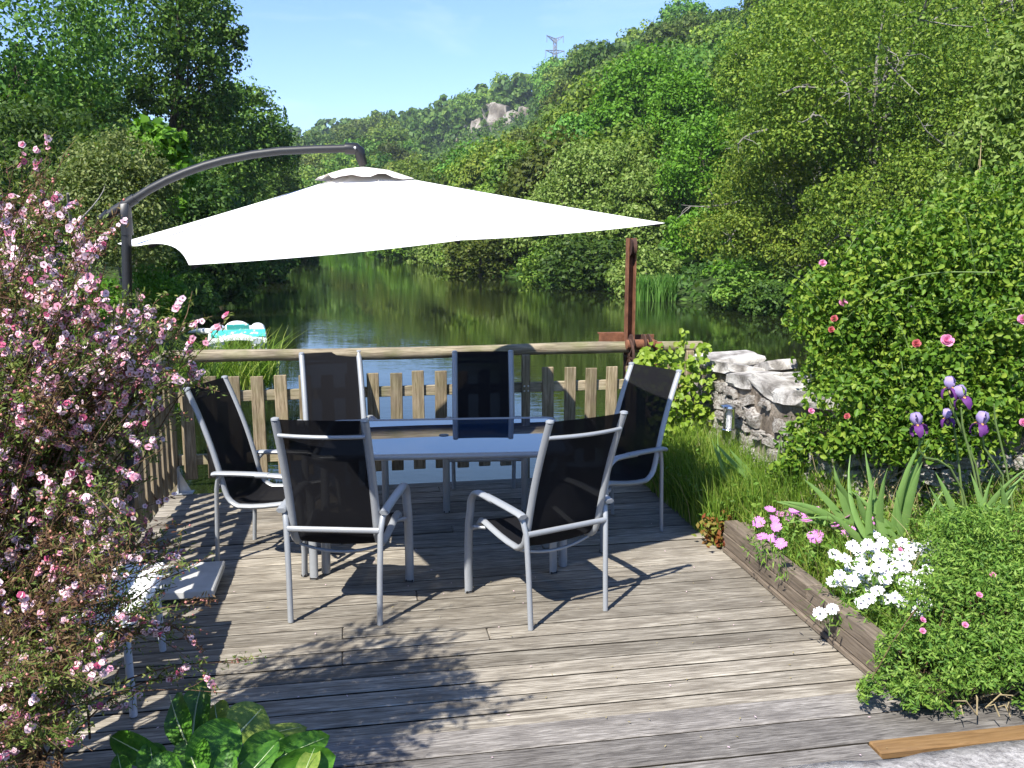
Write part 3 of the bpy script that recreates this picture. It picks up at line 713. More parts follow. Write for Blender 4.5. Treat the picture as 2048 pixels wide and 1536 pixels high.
# ------------------------------------------------------------------ chairs
OV = [(0.5 * math.cos(a), math.sin(a)) for a in [2 * PI * i / 10 for i in range(10)]]
def rsec(w, h, c=0.25):                                     # rounded rectangle section
    x, y = w / 2, h / 2; k = min(x, y) * c * 2
    return [(x - k, -y), (x, -y + k), (x, y - k), (x - k, y), (-x + k, y), (-x, y - k), (-x, -y + k), (-x + k, -y)]
def arc(c, r, a0, a1, n): return [(c[0] + r * math.cos(a0 + (a1 - a0) * i / n), c[1] + r * math.sin(a0 + (a1 - a0) * i / n)) for i in range(n + 1)]
def chair_profile():
    """side view of the sling: (y, z) from seat front over the seat bend to the top of the back"""
    p = [(0.262, 0.405), (0.245, 0.425), (0.20, 0.428)]
    p += [(0.20 - 0.33 * t, 0.428 - 0.045 * math.sin(t * PI / 2)) for t in (0.25, 0.5, 0.75, 1.0)]
    c = (-0.115, 0.475)
    p += [(-0.155, 0.392), (-0.185, 0.412), (-0.207, 0.443), (-0.222, 0.49)]
    for t in np.linspace(0.12, 1, 9): p.append((-0.222 - 0.205 * t - 0.018 * math.sin(t * PI) * -1, 0.49 + 0.605 * t))
    return p
PROF = chair_profile()
def make_chair_meshes():
    m = {}
    for s in (-1, 1):
        pts = [(s * (0.218 + (0.012 if z < 0.45 else 0.0) * min(1, (y + 0.2) / 0.4 if y > -0.2 else 0)), y, z) for y, z in PROF]
        m['side_rail', s] = smooth_by_angle(MB().tube(pts, 1.0, sec=rsec(0.030, 0.043, 0.45), up=(1, 0, 0)).lathe([(0.016, 0), (0.0215, 0.003), (0.020, 0.012), (0.010, 0.016)], 10, (pts[-1][0], pts[-1][1], pts[-1][2] - 0.002)).mesh('side_rail', M['alu']), 50)
        # front leg bending back into the arm
        q = [(0.300, 0.0), (0.305, 0.15), (0.300, 0.30), (0.290, 0.42), (0.278, 0.49)] + [(a, b) for a, b in arc((0.178, 0.505), 0.098, 0.10, PI / 2 + 0.05, 7)] + [(0.12, 0.604), (0.02, 0.602)]
        xs = lambda y, z: s * (0.280 - 0.004 * (z > 0.45))
        m['leg_front', s] = smooth_by_angle(MB().tube([(xs(y, z), y, z) for y, z in q], 1.0, sec=rsec(0.028, 0.050, 0.45), up=(1, 0, 0)).mesh('leg', M['alu']), 50)
        a = [(s * 0.276, 0.10, 0.607), (s * 0.274, 0.0, 0.606), (s * 0.270, -0.12, 0.602), (s * 0.266, -0.235, 0.596), (s * 0.265, -0.262, 0.590)]
        m['armrest', s] = smooth_by_angle(MB().tube(a, 1.0, sec=rsec(0.026, 0.052, 0.45), up=(1, 0, 0)).mesh('armrest', M['alu']), 50)
        r = [(s * 0.2325, -0.285, 0.0), (s * 0.236, -0.272, 0.25), (s * 0.243, -0.258, 0.49), (s * 0.252, -0.240, 0.56), (s * 0.262, -0.215, 0.589)]
        m['leg_rear', s] = smooth_by_angle(MB().tube(r, 1.0, sec=rsec(0.030, 0.024, 0.4), up=(0, 1, 0)).mesh('leg', M['alu']), 50)
        m['bracket', s] = smooth_by_angle(MB().tube([(s * 0.225, 0.20, 0.395), (s * 0.272, 0.245, 0.395)], 0.010, 8).mesh('bracket', M['alu']), 50)
        m['foot_f', s] = MB().box((s * 0.280, 0.300, 0.006), (0.045, 0.028, 0.014), ch=0.003).mesh('foot_cap', M['black'])
    m['back_bar'] = smooth_by_angle(MB().tube([(-0.236, -0.262, 0.495), (0.236, -0.262, 0.495)], 1.0, sec=rsec(0.030, 0.018, 0.4), up=(0, 1, 0)).mesh('back_bar', M['alu']), 50)
    y0, z0 = PROF[-2]
    m['top_bar'] = smooth_by_angle(MB().tube([(x, y0 - 0.012 - 0.030 * (1 - (x / 0.21) ** 2), z0 - 0.012) for x in np.linspace(-0.212, 0.212, 13)], 0.0105, 8).mesh('top_bar', M['alu']), 60)
    m['brace'] = smooth_by_angle(MB().tube([(x, -0.145, 0.375 - 0.038 * (1 - (x / 0.21) ** 2)) for x in np.linspace(-0.214, 0.214, 13)], 0.009, 8).mesh('under_brace', M['alu']), 60)
    m['front_bar'] = smooth_by_angle(MB().tube([(-0.277, 0.262, 0.385), (0.277, 0.262, 0.385)], 1.0, sec=rsec(0.026, 0.016, 0.4), up=(0, 1, 0)).mesh('front_bar', M['alu']), 50)
    # sling of mesh fabric, slightly hollow between the rails
    n = 11; V = []
    for (y, z) in PROF:
        for i in range(n):
            x = -0.209 + 0.418 * i / (n - 1); sag = 0.014 * (1 - (x / 0.209) ** 2)
            V.append((x, y - (sag if z > 0.45 else 0), z - (sag if z <= 0.45 else 0) + 0.004))
    R = len(PROF); Q = [(i * n + j, i * n + j + 1, (i + 1) * n + j + 1, (i + 1) * n + j) for i in range(R - 1) for j in range(n - 1)]
    m['sling'] = MB().add(V, Q).mesh('fabric', M['sling'], True)
    return m
CH = make_chair_meshes()
def make_chair(label, rear, front, group, tall=1.0):
    r, f = Vector(rear), Vector(front); d = f - r; ang = math.atan2(d.y, d.x) - PI / 2
    c = r + d.normalized() * 0.285
    t = thing('garden_chair', label, 'chair', (c.x, c.y, 0.004), ang, group)
    for s in (-1, 1):
        link('side_rail', CH['side_rail', s], t); link('armrest', CH['armrest', s], t); link('bracket', CH['bracket', s], t)
        lg = link('leg', CH['leg_front', s], t); link('foot_cap', CH['foot_f', s], lg)
        link('leg', CH['leg_rear', s], t)
    link('back_bar', CH['back_bar'], t); link('top_bar', CH['top_bar'], t); link('under_brace', CH['brace'], t); link('front_bar', CH['front_bar'], t)
    link('fabric', CH['sling'], t); t.scale = (1, 1, tall); return t
G = 'black and silver garden chairs around the glass table'
make_chair('near left garden chair seen square from behind, black mesh back in silver frame', (-0.909, 4.351), (-0.87, 4.914), G)
make_chair('near right garden chair turned at an angle, its left arm loop in full view', (0.296, 4.395), (0.018, 4.872), G)
make_chair('far right garden chair facing the viewer, mirrored in the glass tabletop', (-0.22, 6.80), (-0.19, 6.26), G, 0.965)
make_chair('far left garden chair facing the viewer across the table, below the log handrail', (-1.36, 6.76), (-1.19, 6.23), G, 0.965)
make_chair('garden chair at the left table end beside the picket fence, seen side-on', (-1.73, 5.40), (-1.20, 5.29), G, 0.975)
make_chair('garden chair at the right table end beside the bright green vine', (0.86, 5.975), (0.42, 5.63), G, 0.975)

# ------------------------------------------------------------------ table
tb = thing('dining_table', 'rectangular garden table with dark reflective glass top and silver frame', 'table', (-0.43, 5.55, 0.004), math.radians(4.5))
TL, TW, TH = 1.50, 0.98, 0.715
def rring(L, W, r, n=5):
    out = []
    for cx, cy, a in ((L / 2 - r, W / 2 - r, 0), (-L / 2 + r, W / 2 - r, PI / 2), (-L / 2 + r, -W / 2 + r, PI), (L / 2 - r, -W / 2 + r, 1.5 * PI)):
        out += [(cx + r * math.cos(a + PI / 2 * i / n), cy + r * math.sin(a + PI / 2 * i / n)) for i in range(n + 1)]
    return out
hole = [(0.024 * math.cos(2 * PI * i / 24), 0.024 * math.sin(2 * PI * i / 24)) for i in range(24)]
o1 = rring(TL - 0.05, TW - 0.05, 0.05); mb = MB()
ring = [(x, y, 0.0) for x, y in o1]; hl = [(x * 1.0, y, 0.0) for x, y in hole]       # glass with the parasol hole
top = [(x, y, TH) for x, y in o1] + [(x, y, TH) for x, y in hole]
n1 = len(o1)
assert n1 == 24
fs = [(i, (i + 1) % 24, 24 + (i + 1) % 24, 24 + i) for i in range(24)]
ang0 = math.atan2(o1[0][1], o1[0][0])
top = [(x, y, TH) for x, y in o1] + [(0.024 * math.cos(math.atan2(y, x)), 0.024 * math.sin(math.atan2(y, x)), TH) for x, y in o1]
mb.add(top, fs); mb.add([(x, y, TH - 0.006) for x, y, _ in top], [f[::-1] for f in fs])
mb.f += [(i + 48, (i + 1) % 24 + 48, (i + 1) % 24, i) for i in range(24)] + [(24 + i, 24 + (i + 1) % 24, 72 + (i + 1) % 24, 72 + i) for i in range(24)]; mb.m += [0] * 48
part('glass_top', mb, M['tableglass'], tb)
part('hole_ring', MB().lathe([(0.023, TH - 0.012), (0.030, TH - 0.001), (0.031, TH + 0.003), (0.024, TH + 0.003)], 24), M['black'], tb, 40)
fr = MB(); oo = rring(TL, TW, 0.065, 6); pts = [(x, y, TH - 0.012) for x, y in oo]; pts += [pts[0], pts[1]]
fr.tube(pts, 1.0, sec=rsec(0.036, 0.034, 0.3), up=(0, 0, 1), cap=False)
part('frame', fr, M['alu'], tb, 50)
for sx in (-1, 1):
    for sy in (-1, 1):
        lg = part('leg', MB().tube([(sx * (TL / 2 - 0.06), sy * (TW / 2 - 0.06), TH - 0.03), (sx * (TL / 2 - 0.045), sy * (TW / 2 - 0.045), 0.0)], 1.0, sec=rsec(0.05, 0.05, 0.3), up=(0, 1, 0)), M['alu'], tb, 50)

# ------------------------------------------------------------------ parasol
PB = Vector((-2.165, 4.85, 0)); HUB = Vector((-0.82, 4.95, 2.30))
ps = thing('cantilever_parasol', 'large white square cantilever parasol with charcoal pole and curved arm', 'parasol', PB)
def rel(p): return Vector(p) - PB
cA, cB, cC = Vector((-1.218, 3.42, 1.868)), Vector((0.768, 4.587, 2.032)), Vector((-2.339, 5.40, 1.918)); cD = cB + cC - cA
corners = [cA, cB, cD, cC]
apex = Vector((-0.80, 4.97, 2.315))
rim = []
for i in range(4):
    a, b = corners[i], corners[(i + 1) % 4]; m = (a + b) / 2 + Vector((0, 0, 0.004 if i != 3 else 0.035))
    rim += [a, m]
def canopy_panel(i):
    a, b = rim[i], rim[(i + 1) % 8]; n = 10; V, idx = [], {}
    left = i == 7
    for r in range(n + 1):
        for c in range(r + 1):
            t = r / n; s = c / r if r else 0
            p = apex.lerp(a, t).lerp(apex.lerp(b, t), s) if r else apex.copy()
            bulge = 4 * s * (1 - s)
            p.z -= 0.022 * bulge * t * (1 - 0.4 * t)                                    # cloth hangs a little between the ribs
            p.z -= 0.012 * t * (1 - t) * 2                                             # and the ribs bow
            pull = (0.012 if not left else 0.065) * bulge * max(0, t - 0.6) / 0.4          # rim pulled in between ribs
            p += (apex - p) * pull * 0.5
            if left: p.z += 0.03 * bulge * max(0, t - 0.6) / 0.4
            idx[r, c] = len(V); V.append(rel(p))
    fs = []
    for r in range(n):
        for c in range(r + 1):
            fs.append((idx[r, c], idx[r + 1, c], idx[r + 1, c + 1]))
            if c < r: fs.append((idx[r, c], idx[r + 1, c + 1], idx[r, c + 1]))
    return MB().add(V, fs)
for i in range(8):
    pn = part('canopy_panel', canopy_panel(i), M['canvas'], ps); pn.data.polygons.foreach_set('use_smooth', [True] * len(pn.data.polygons))
    rb = []
    for t in np.linspace(0.03, 0.985, 9):
        p = apex.lerp(rim[i], t); p.z -= 0.012 * t * (1 - t) * 2 + 0.016; rb.append(rel(p))
    part('rib', MB().tube(rb, 0.009, 6), M['pole'], ps)
    sm_ = [];
    for t in np.linspace(0.17, 0.97, 9):
        p = apex.lerp(rim[i], t); p.z -= 0.012 * t * (1 - t) * 2 - 0.0045; sm_.append(rel(p))
    if i % 2 == 1: part('seam', MB().tube(sm_, 0.003, 5), M['seam'], ps)
part('hub', MB().lathe([(0.012, -0.10), (0.05, -0.09), (0.055, -0.03), (0.03, -0.015), (0.018, 0.0)], 14, rel(apex)), M['pole'], ps, 40)
# vent cap with wavy rim
vt = MB(); n = 32; V = [rel(apex + Vector((0, 0, 0.018)))]
ax, ay = (cB - cA).normalized(), (cC - cA).normalized()
for rr_ in (0.5, 1.0):
    for k in range(n):
        a = 2 * PI * k / n; sq = 0.21 / max(abs(math.cos(a)), abs(math.sin(a))) * 0.92 + 0.02
        d = (ax * math.cos(a) + ay * math.sin(a)) * sq * rr_
        p = apex + Vector((d.x, d.y, 0)); slope = -0.245 * d.length
        p.z += 0.016 + slope * rr_ + 0.011 * math.sin(a * 8 + 0.7) * (rr_ == 1); V.append(rel(p))
fs = [(0, 1 + k, 1 + (k + 1) % n) for k in range(n)] + [(1 + k, 1 + n + k, 1 + n + (k + 1) % n, 1 + (k + 1) % n) for k in range(n)]
v_ = part('vent_cap', vt.add(V, fs), M['canvas_vent'], ps); v_.data.polygons.foreach_set('use_smooth', [True] * len(v_.data.polygons))
ptop = Vector((-2.045, 4.85, 2.06))
part('pole', MB().tube([rel(PB + Vector((0, 0, 0.05))), rel(PB.lerp(ptop, 0.5)), rel(ptop)], 0.0255, 14), M['pole'], ps, 60)
armp = [at_y(x, y, Y) for x, y, Y in ((203, 437, 4.86), (228, 423, 4.86), (255, 407, 4.86), (300, 378, 4.87), (335, 360, 4.88), (370, 345, 4.89), (410, 331, 4.90), (450, 320, 4.91), (505, 309, 4.92), (560, 302, 4.93), (630, 298.5, 4.94), (706, 296.5, 4.95))]
arm = part('arm', MB().tube([rel(p) for p in armp], 0.0215, 14), M['pole'], ps, 60)
part('end_cap', MB().tube([rel(armp[0] + (armp[0] - armp[1]) * 0.05), rel(armp[0].lerp(armp[1], 0.6))], [0.019, 0.029], 12), M['black'], arm, 60)
part('sleeve', MB().tube([rel(armp[1]), rel(armp[2]), rel(armp[2].lerp(armp[3], 0.35))], 0.027, 14), M['pole'], arm, 60)
el = at_y(717, 297, 4.95)
part('elbow', MB().tube([rel(armp[-1].lerp(armp[-2], 0.2)), rel(el + Vector((-0.012, 0, -0.001))), rel(el + Vector((0.006, 0, -0.014))), rel(el + Vector((0.008, 0, -0.04))), rel(apex + Vector((0.0, 0, 0.03)))], [0.030, 0.031, 0.029, 0.028, 0.024], 12), M['black'], arm, 60)
part('elbow_bolt', MB().lathe([(0.001, 0.008), (0.007, 0.006), (0.007, -0.01)], 8, rel(el + Vector((-0.012, -0.032, 0))), Matrix.Rotation(PI / 2, 3, 'X')), M['bolt'], arm)
part('pivot_bracket', MB().box(rel(ptop + Vector((0.0, 0, 0.03))), (0.052, 0.046, 0.10), ch=0.008).tube([rel(ptop + Vector((0, 0, -0.09))), rel(ptop + Vector((0, 0, 0.0)))], 0.031, 12), M['black'], ps, 50)
ck = PB.lerp(ptop, 0.66)
part('crank_housing', MB().box(rel(ck + Vector((-0.05, -0.01, 0))), (0.10, 0.07, 0.15), ch=0.012).tube([rel(ck + Vector((0, 0, -0.07))), rel(ck + Vector((0, 0, 0.07)))], 0.032, 12), M['black'], ps, 50)
hd = part('crank_handle', MB().tube([rel(ck + Vector((-0.06, -0.045, -0.02))), rel(ck + Vector((-0.06, -0.09, -0.02))), rel(ck + Vector((-0.09, -0.095, -0.09))), rel(ck + Vector((-0.09, -0.14, -0.09)))], 0.008, 8), M['black'], ps, 60)
st = ck + Vector((0.004, -0.0, -0.16))
part('paper_label', MB().box(rel(st + Vector((-0.008, -0.030, 0))), (0.038, 0.003, 0.066)), M['slab'], ps)
bs = MB()
for a in (0, PI / 2): bs.box((0, 0, 0.022), (0.98, 0.05, 0.03), Matrix.Rotation(AL + a, 3, 'Z') if False else Matrix.Rotation(AL + a, 3, 'Z'))
bs2 = MB().box((0.17, 0, 0.022), (0.60, 0.05, 0.03), Matrix.Rotation(AL, 3, 'Z')).box((0.0, -0.02, 0.0225), (0.05, 0.94, 0.032), Matrix.Rotation(AL, 3, 'Z')).tube([(0, 0, 0.03), (0.003, 0, 0.2)], 0.034, 12)
part('base_cross', bs2, M['pole'], ps)
def slab(label, u, v):
    me = MB().box((0, 0, 0.0), (0.44, 0.44, 0.045), ch=0.006).mesh('paving_slab', M['slab'])
    tag(link('paving_slab', me, None, D(u, v, 0.066), (0, 0, AL + rs.uniform(-0.03, 0.03))), label, 'paving slab')
slab('pale concrete slab lying on the deck right of the parasol pole', -1.005, 5.02)

# low white table half hidden behind the pink shrub
wt = thing('low_table', 'low white plastic slatted table half hidden behind the pink flowering shrub', 'table', D(-1.13, 3.98, 0.004), AL)
for k in range(5):
    part('slat', MB().box((0, -0.27 + 0.135 * k, 0.425), (0.42, 0.120, 0.018), ch=0.005), M['whiteplastic'], wt)
part('apron', MB().tube([(x, y, 0.40) for x, y in rring(0.39, 0.64, 0.08)] + [(0.195, 0.24, 0.40), (0.1945, 0.26, 0.40)], 1.0, sec=rsec(0.05, 0.02, 0.3), up=(0, 0, 1), cap=False), M['whiteplastic'], wt, 50)
for sx in (-1, 1):
    for sy in (-1, 1): part('leg', MB().tube([(sx * 0.17, sy * 0.285, 0.41), (sx * 0.18, sy * 0.30, 0)], 1.0, sec=rsec(0.03, 0.03, 0.3), up=(0, 1, 0)), M['boatgrey'], wt, 50)

# ------------------------------------------------------------------ rusty winch beyond the fence
wc = at_y(1258, 700, 7.50); W_ = Vector((wc.x, wc.y, -0.9))
wi = thing('winch_post', 'rusty iron sluice winch with tall post and drum behind the fence', 'winch', W_, math.radians(8))
ib = MB()
H0, H1 = -0.2, 1.93 + 0.9
w, t_ = 0.062, 0.010
ib.box((-w / 2, 0, (H0 + H1) / 2), (t_, 0.08, H1 - H0)).box((0, 0.030, (H0 + H1) / 2), (w - t_ - 0.004, t_, H1 - H0)).box((w / 2, 0, (H0 + H1) / 2), (t_, 0.08, H1 - H0))
part('post', ib, M['rust'], wi)
part('pulley', MB().lathe([(0.02, -0.02), (0.075, -0.022), (0.055, 0.0), (0.075, 0.022), (0.02, 0.02)], 18, (0.0, -0.03, H1 - 0.07), Matrix.Rotation(PI / 2, 3, 'Y')), M['rustdark'], wi, 40)
part('cross_beam', MB().box((-0.135, 0.06, 0.9 + 1.10), (0.22, 0.012, 0.07)).box((-0.135, 0.09, 0.9 + 1.138), (0.22, 0.06, 0.010)).box((-0.135, 0.09, 0.9 + 1.062), (0.22, 0.06, 0.010)).box((0.14, 0.06, 0.9 + 1.10), (0.18, 0.014, 0.05)), M['rust'], wi)
dr = part('drum', MB().lathe([(0.02, -0.07), (0.042, -0.06), (0.042, 0.17), (0.02, 0.18), (0.02, 0.24)], 18, (-0.01, -0.17, 0.9 + 1.07), Matrix.Rotation(PI / 2, 3, 'Y')), M['rust'], wi, 40)
for x, r in ((-0.03, 0.085), (0.075, 0.085), (0.115, 0.085)):
    part('flange', MB().lathe([(0.03, -0.006), (r, -0.005), (r, 0.005), (0.03, 0.006)], 24, (x, -0.17, 0.9 + 1.07), Matrix.Rotation(PI / 2, 3, 'Y')), M['rustdark'], dr, 30)
gw = MB(); R = 0.14; n = 28
pts = [(-0.045, -0.17 + R * math.cos(2 * PI * i / n), 0.9 + 0.965 + R * math.sin(2 * PI * i / n)) for i in range(n + 2)]
gw.tube(pts, 1.0, sec=rsec(0.03, 0.018, 0.2), up=(1, 0, 0), cap=False)
for k in range(4):
    a = PI / 4 * k; gw.box((-0.045, -0.17, 0.9 + 0.965), (0.008, 0.016, 2 * R - 0.01), Matrix.Rotation(a, 3, 'X'))
part('gear_wheel', gw, M['rustdark'], wi, 40)
part('handle_bolts', MB().lathe([(0.012, -0.03), (0.03, -0.03), (0.03, 0.03), (0.012, 0.03)], 8, (0.20, -0.17, 0.9 + 1.05), Matrix.Rotation(PI / 2, 3, 'Y')), M['rust'], wi, 30)
part('bearing_plate', MB().box((0.18, -0.10, 0.9 + 0.99), (0.014, 0.16, 0.22)).box((0.18, 0.0, 0.9 + 0.9), (0.10, 0.014, 0.14)), M['rust'], wi)

# ------------------------------------------------------------------ pedal boat
bp = at_z(462, 688, WATER); 
bo = thing('pedal_boat', 'worn white and turquoise pedal boat moored by the left bank', 'boat', (bp.x, bp.y + 0.6, WATER), math.radians(16)); bo.scale = (0.88, 0.95, 0.62)
for s in (-1, 1):
    hp = [(s * 0.55, -1.05, 0.16), (s * 0.55, -0.95, 0.14), (s * 0.55, 0.5, 0.13), (s * 0.53, 1.0, 0.17), (s * 0.50, 1.25, 0.27), (s * 0.48, 1.34, 0.34)]
    part('pontoon', MB().tube(hp, [0.20, 0.24, 0.25, 0.21, 0.12, 0.05], 12), M['boatwhite'], bo, 60)
dk = MB(); prof_ = [(-1.12, 0.33), (-1.1, 0.38), (-0.55, 0.50), (0.2, 0.46), (0.8, 0.50), (1.25, 0.40)]
n = 9; V = []
for i, (y, z) in enumerate(prof_):
    wv = 0.78 - 0.10 * max(0, y) ** 2
    for j in range(n):
        x = -wv + 2 * wv * j / (n - 1); V.append((x, y, z + 0.05 * math.cos(x * 4) - 0.05 * (abs(x) / 0.8) ** 4))
R_ = len(prof_)
top_f = [(i * n + j, i * n + j + 1, (i + 1) * n + j + 1, (i + 1) * n + j) for i in range(R_ - 1) for j in range(n - 1)]
V2 = [(x, y, z - 0.14) for x, y, z in V]
dk.add(V + V2, top_f + [tuple(q + len(V) for q in f[::-1]) for f in top_f])
pr_ = list(range(n)) + [i * n + n - 1 for i in range(1, R_)] + [(R_ - 1) * n + j for j in range(n - 2, -1, -1)] + [i * n for i in range(R_ - 2, 0, -1)]
dk.f += [(pr_[k], pr_[k] + len(V), pr_[(k + 1) % len(pr_)] + len(V), pr_[(k + 1) % len(pr_)]) for k in range(len(pr_))]; dk.m += [0] * len(pr_)
part('deck_shell', dk, M['boatwhite'], bo, 50)
part('transom_panel', MB().box((0.03, -0.92, 0.465), (1.46, 0.44, 0.03), Matrix.Rotation(0.55, 3, 'X'), ch=0.01).box((0.02, -0.64, 0.68), (0.60, 0.05, 0.22), Matrix.Rotation(0.25, 3, 'X'), ch=0.01), M['turq'], bo)
def hump(cx, w, y, z, h):
    V = []; n = 12
    for k, (yy, sc) in enumerate(((y - 0.12, 0.92), (y - 0.03, 1.0), (y + 0.16, 0.9), (y + 0.28, 0.6))):
        for j in range(n + 1):
            a = PI * j / n; V.append((cx - w / 2 * math.cos(a) * sc, yy, z + h * math.sin(a) ** 0.7 * sc * (1 if k else 0.9)))
    fs = [(k * (n + 1) + j, k * (n + 1) + j + 1, (k + 1) * (n + 1) + j + 1, (k + 1) * (n + 1) + j) for k in range(3) for j in range(n)] + [tuple(range(n + 1))[::-1], tuple(range(3 * (n + 1), 4 * (n + 1)))]
    return MB().add(V, fs)
part('seat_back', hump(0.0, 0.72, -0.46, 0.45, 0.46), M['boatwhite'], bo, 50)
part('seat_back', hump(0.56, 0.42, -0.46, 0.45, 0.36), M['boatwhite'], bo, 50)
part('seat_back', hump(-0.52, 0.46, -0.50, 0.45, 0.34), M['boatgrey'], bo, 50)
part('bow_wing', MB().tube([(-0.70, -0.2, 0.45), (-0.95, 0.1, 0.44), (-1.2, 0.35, 0.40), (-1.38, 0.5, 0.33)], [0.12, 0.12, 0.09, 0.03], 8), M['boatwhite'], bo, 60)
part('rudder', MB().box((0.52, -1.16, 0.18), (0.22, 0.06, 0.22), ch=0.01), M['boatgrey'], bo)

# ------------------------------------------------------------------ garden lamp, blue pot
lp = at_y(1452, 905, 6.35)
la = thing('garden_lamp', 'small stainless steel solar lamp on a stake before the stone wall', 'lamp', (lp.x, lp.y, garden_z(*UV(lp))), 0)
gz = garden_z(*UV(lp)); zt = at_y(1466, 812, 6.35).z - gz
part('stake', MB().tube([(0, 0, -0.1), (0.01, 0, zt - 0.235)], 0.010, 8), M['steel'], la, 60)
part('collar', MB().lathe([(0.02, zt - 0.24), (0.048, zt - 0.235), (0.050, zt - 0.175), (0.053, zt - 0.17), (0.05, zt - 0.165)], 16, (0.012, 0, 0)), M['steel'], la, 30)
part('lens', MB().lathe([(0.036, zt - 0.16), (0.036, zt - 0.02)], 16, (0.012, 0, 0)), M['clear'], la, 30)
for k in range(4):
    a = PI / 4 + PI / 2 * k; part('rod', MB().tube([(0.012 + 0.044 * math.cos(a), 0.044 * math.sin(a), zt - 0.165), (0.012 + 0.044 * math.cos(a), 0.044 * math.sin(a), zt - 0.005)], 0.0035, 6), M['steel'], la)
part('bulb_tube', MB().lathe([(0.016, zt - 0.16), (0.016, zt - 0.03)], 10, (0.012, 0, 0)), M['whiteplastic'], la, 30)
part('cap', MB().lathe([(0.055, zt - 0.012), (0.068, zt - 0.008), (0.066, zt + 0.004), (0.03, zt + 0.014), (0.005, zt + 0.016)], 18, (0.012, 0, 0)), M['steel'], la, 40)
bpz = at_y(1334, 888, 6.95)
tag(link('flower_pot', smooth_by_angle(MB().lathe([(0.05, 0), (0.052, 0.01), (0.075, 0.13), (0.08, 0.13), (0.08, 0.155), (0.07, 0.155), (0.066, 0.12), (0.02, 0.115)], 18).mesh('flower_pot', M['bluepot']), 40), None, (bpz.x + 0.02, bpz.y, 0.045)), 'small blue plastic pot below the vine at the deck corner', 'pot')
# pylon on the crest, small white house
pp = hill_pix(1112, 130) or Vector((20, 390, 70))
pbase = Vector((at_y(1110, 100, pp.y + 25).x, pp.y + 25, at_y(1110, 190, pp.y + 25).z)); pht = at_y(1110, 76, pp.y + 25).z - pbase.z
py = thing('pylon', 'grey lattice electricity pylon standing on the wooded skyline', 'pylon', pbase, math.radians(12))
lat = MB(); s0, s1 = pht * 0.10, pht * 0.025
def lw(t): return s0 + (s1 - s0) * min(1, t * 1.25)
for a, b in ((1, 1), (1, -1), (-1, 1), (-1, -1)): lat.tube([(a * lw(t), b * lw(t), pht * t) for t in (0, 0.4, 0.8, 0.98)], 0.16, 4)
for i in range(9):
    t0, t1 = i / 9, (i + 1) / 9
    for k in range(4):
        d1 = [(1, 1), (-1, 1), (-1, -1), (1, -1)][k]; d2 = [(1, 1), (-1, 1), (-1, -1), (1, -1)][(k + 1) % 4]
        lat.tube([(d1[0] * lw(t0), d1[1] * lw(t0), pht * t0), (d2[0] * lw(t1), d2[1] * lw(t1), pht * t1)], 0.10, 4)
        lat.tube([(d2[0] * lw(t0), d2[1] * lw(t0), pht * t0), (d1[0] * lw(t1), d1[1] * lw(t1), pht * t1)], 0.10, 4)
part('tower', lat, M['pylon'], py)
k_ = (pp.y + 25) / F
for zt_, hw, tipup in ((0.96, 17 * k_, 2.0), (0.76, 19 * k_, 0.5)):
    am = MB()
    for s in (-1, 1):
        for yy in (-0.6, 0.6):
            am.tube([(0, yy, pht * zt_ - 1.0), (s * hw, 0, pht * zt_ + tipup)], 0.15, 4); am.tube([(0, yy, pht * zt_ + 0.6), (s * hw, 0, pht * zt_ + tipup)], 0.13, 4)
            for q in (0.3, 0.6): am.tube([(s * hw * q, yy * (1 - q), pht * zt_ - 1 + (1 + tipup) * q), (s * hw * (q + 0.15), yy * (1 - q), pht * zt_ + 0.6 + (tipup - 0.6) * (q + 0.15))], 0.09, 4)
        am.tube([(s * hw * 0.95, 0, pht * zt_ + tipup), (s * hw * 0.95, 0, pht * zt_ + tipup - 3.0)], 0.14, 5)
    part('cross_arm', am, M['pylon'], py)
hz = hill_pix(637, 330)
hh_ = thing('house', 'tiny white gabled house far up the valley above the parasol arm', 'house', hz - Vector((0, 0, 0.5)), 0.4)
sc = hz.y / F
part('wall', MB().add([(-4 * sc, -3 * sc, 0), (4 * sc, -3 * sc, 0), (4 * sc, 3 * sc, 0), (-4 * sc, 3 * sc, 0), (-4 * sc, -3 * sc, 12 * sc), (4 * sc, -3 * sc, 12 * sc), (4 * sc, 3 * sc, 12 * sc), (-4 * sc, 3 * sc, 12 * sc), (0, -3 * sc, 19 * sc), (0, 3 * sc, 19 * sc)],
    [(0, 1, 5, 8, 4), (2, 3, 7, 9, 6), (1, 2, 6, 5), (3, 0, 4, 7)]), M['housewall'], hh_)
part('roof', MB().add([(-4.6 * sc, -3.4 * sc, 11.5 * sc), (0, -3.4 * sc, 19.6 * sc), (0, 3.4 * sc, 19.6 * sc), (-4.6 * sc, 3.4 * sc, 11.5 * sc), (4.6 * sc, -3.4 * sc, 11.5 * sc), (4.6 * sc, 3.4 * sc, 11.5 * sc)], [(0, 1, 2, 3), (1, 4, 5, 2)]), M['slate'], hh_)
part('window', MB().box((0, -3.02 * sc, 7 * sc), (1.6 * sc, 0.1, 3 * sc)), M['darkpane'], hh_)
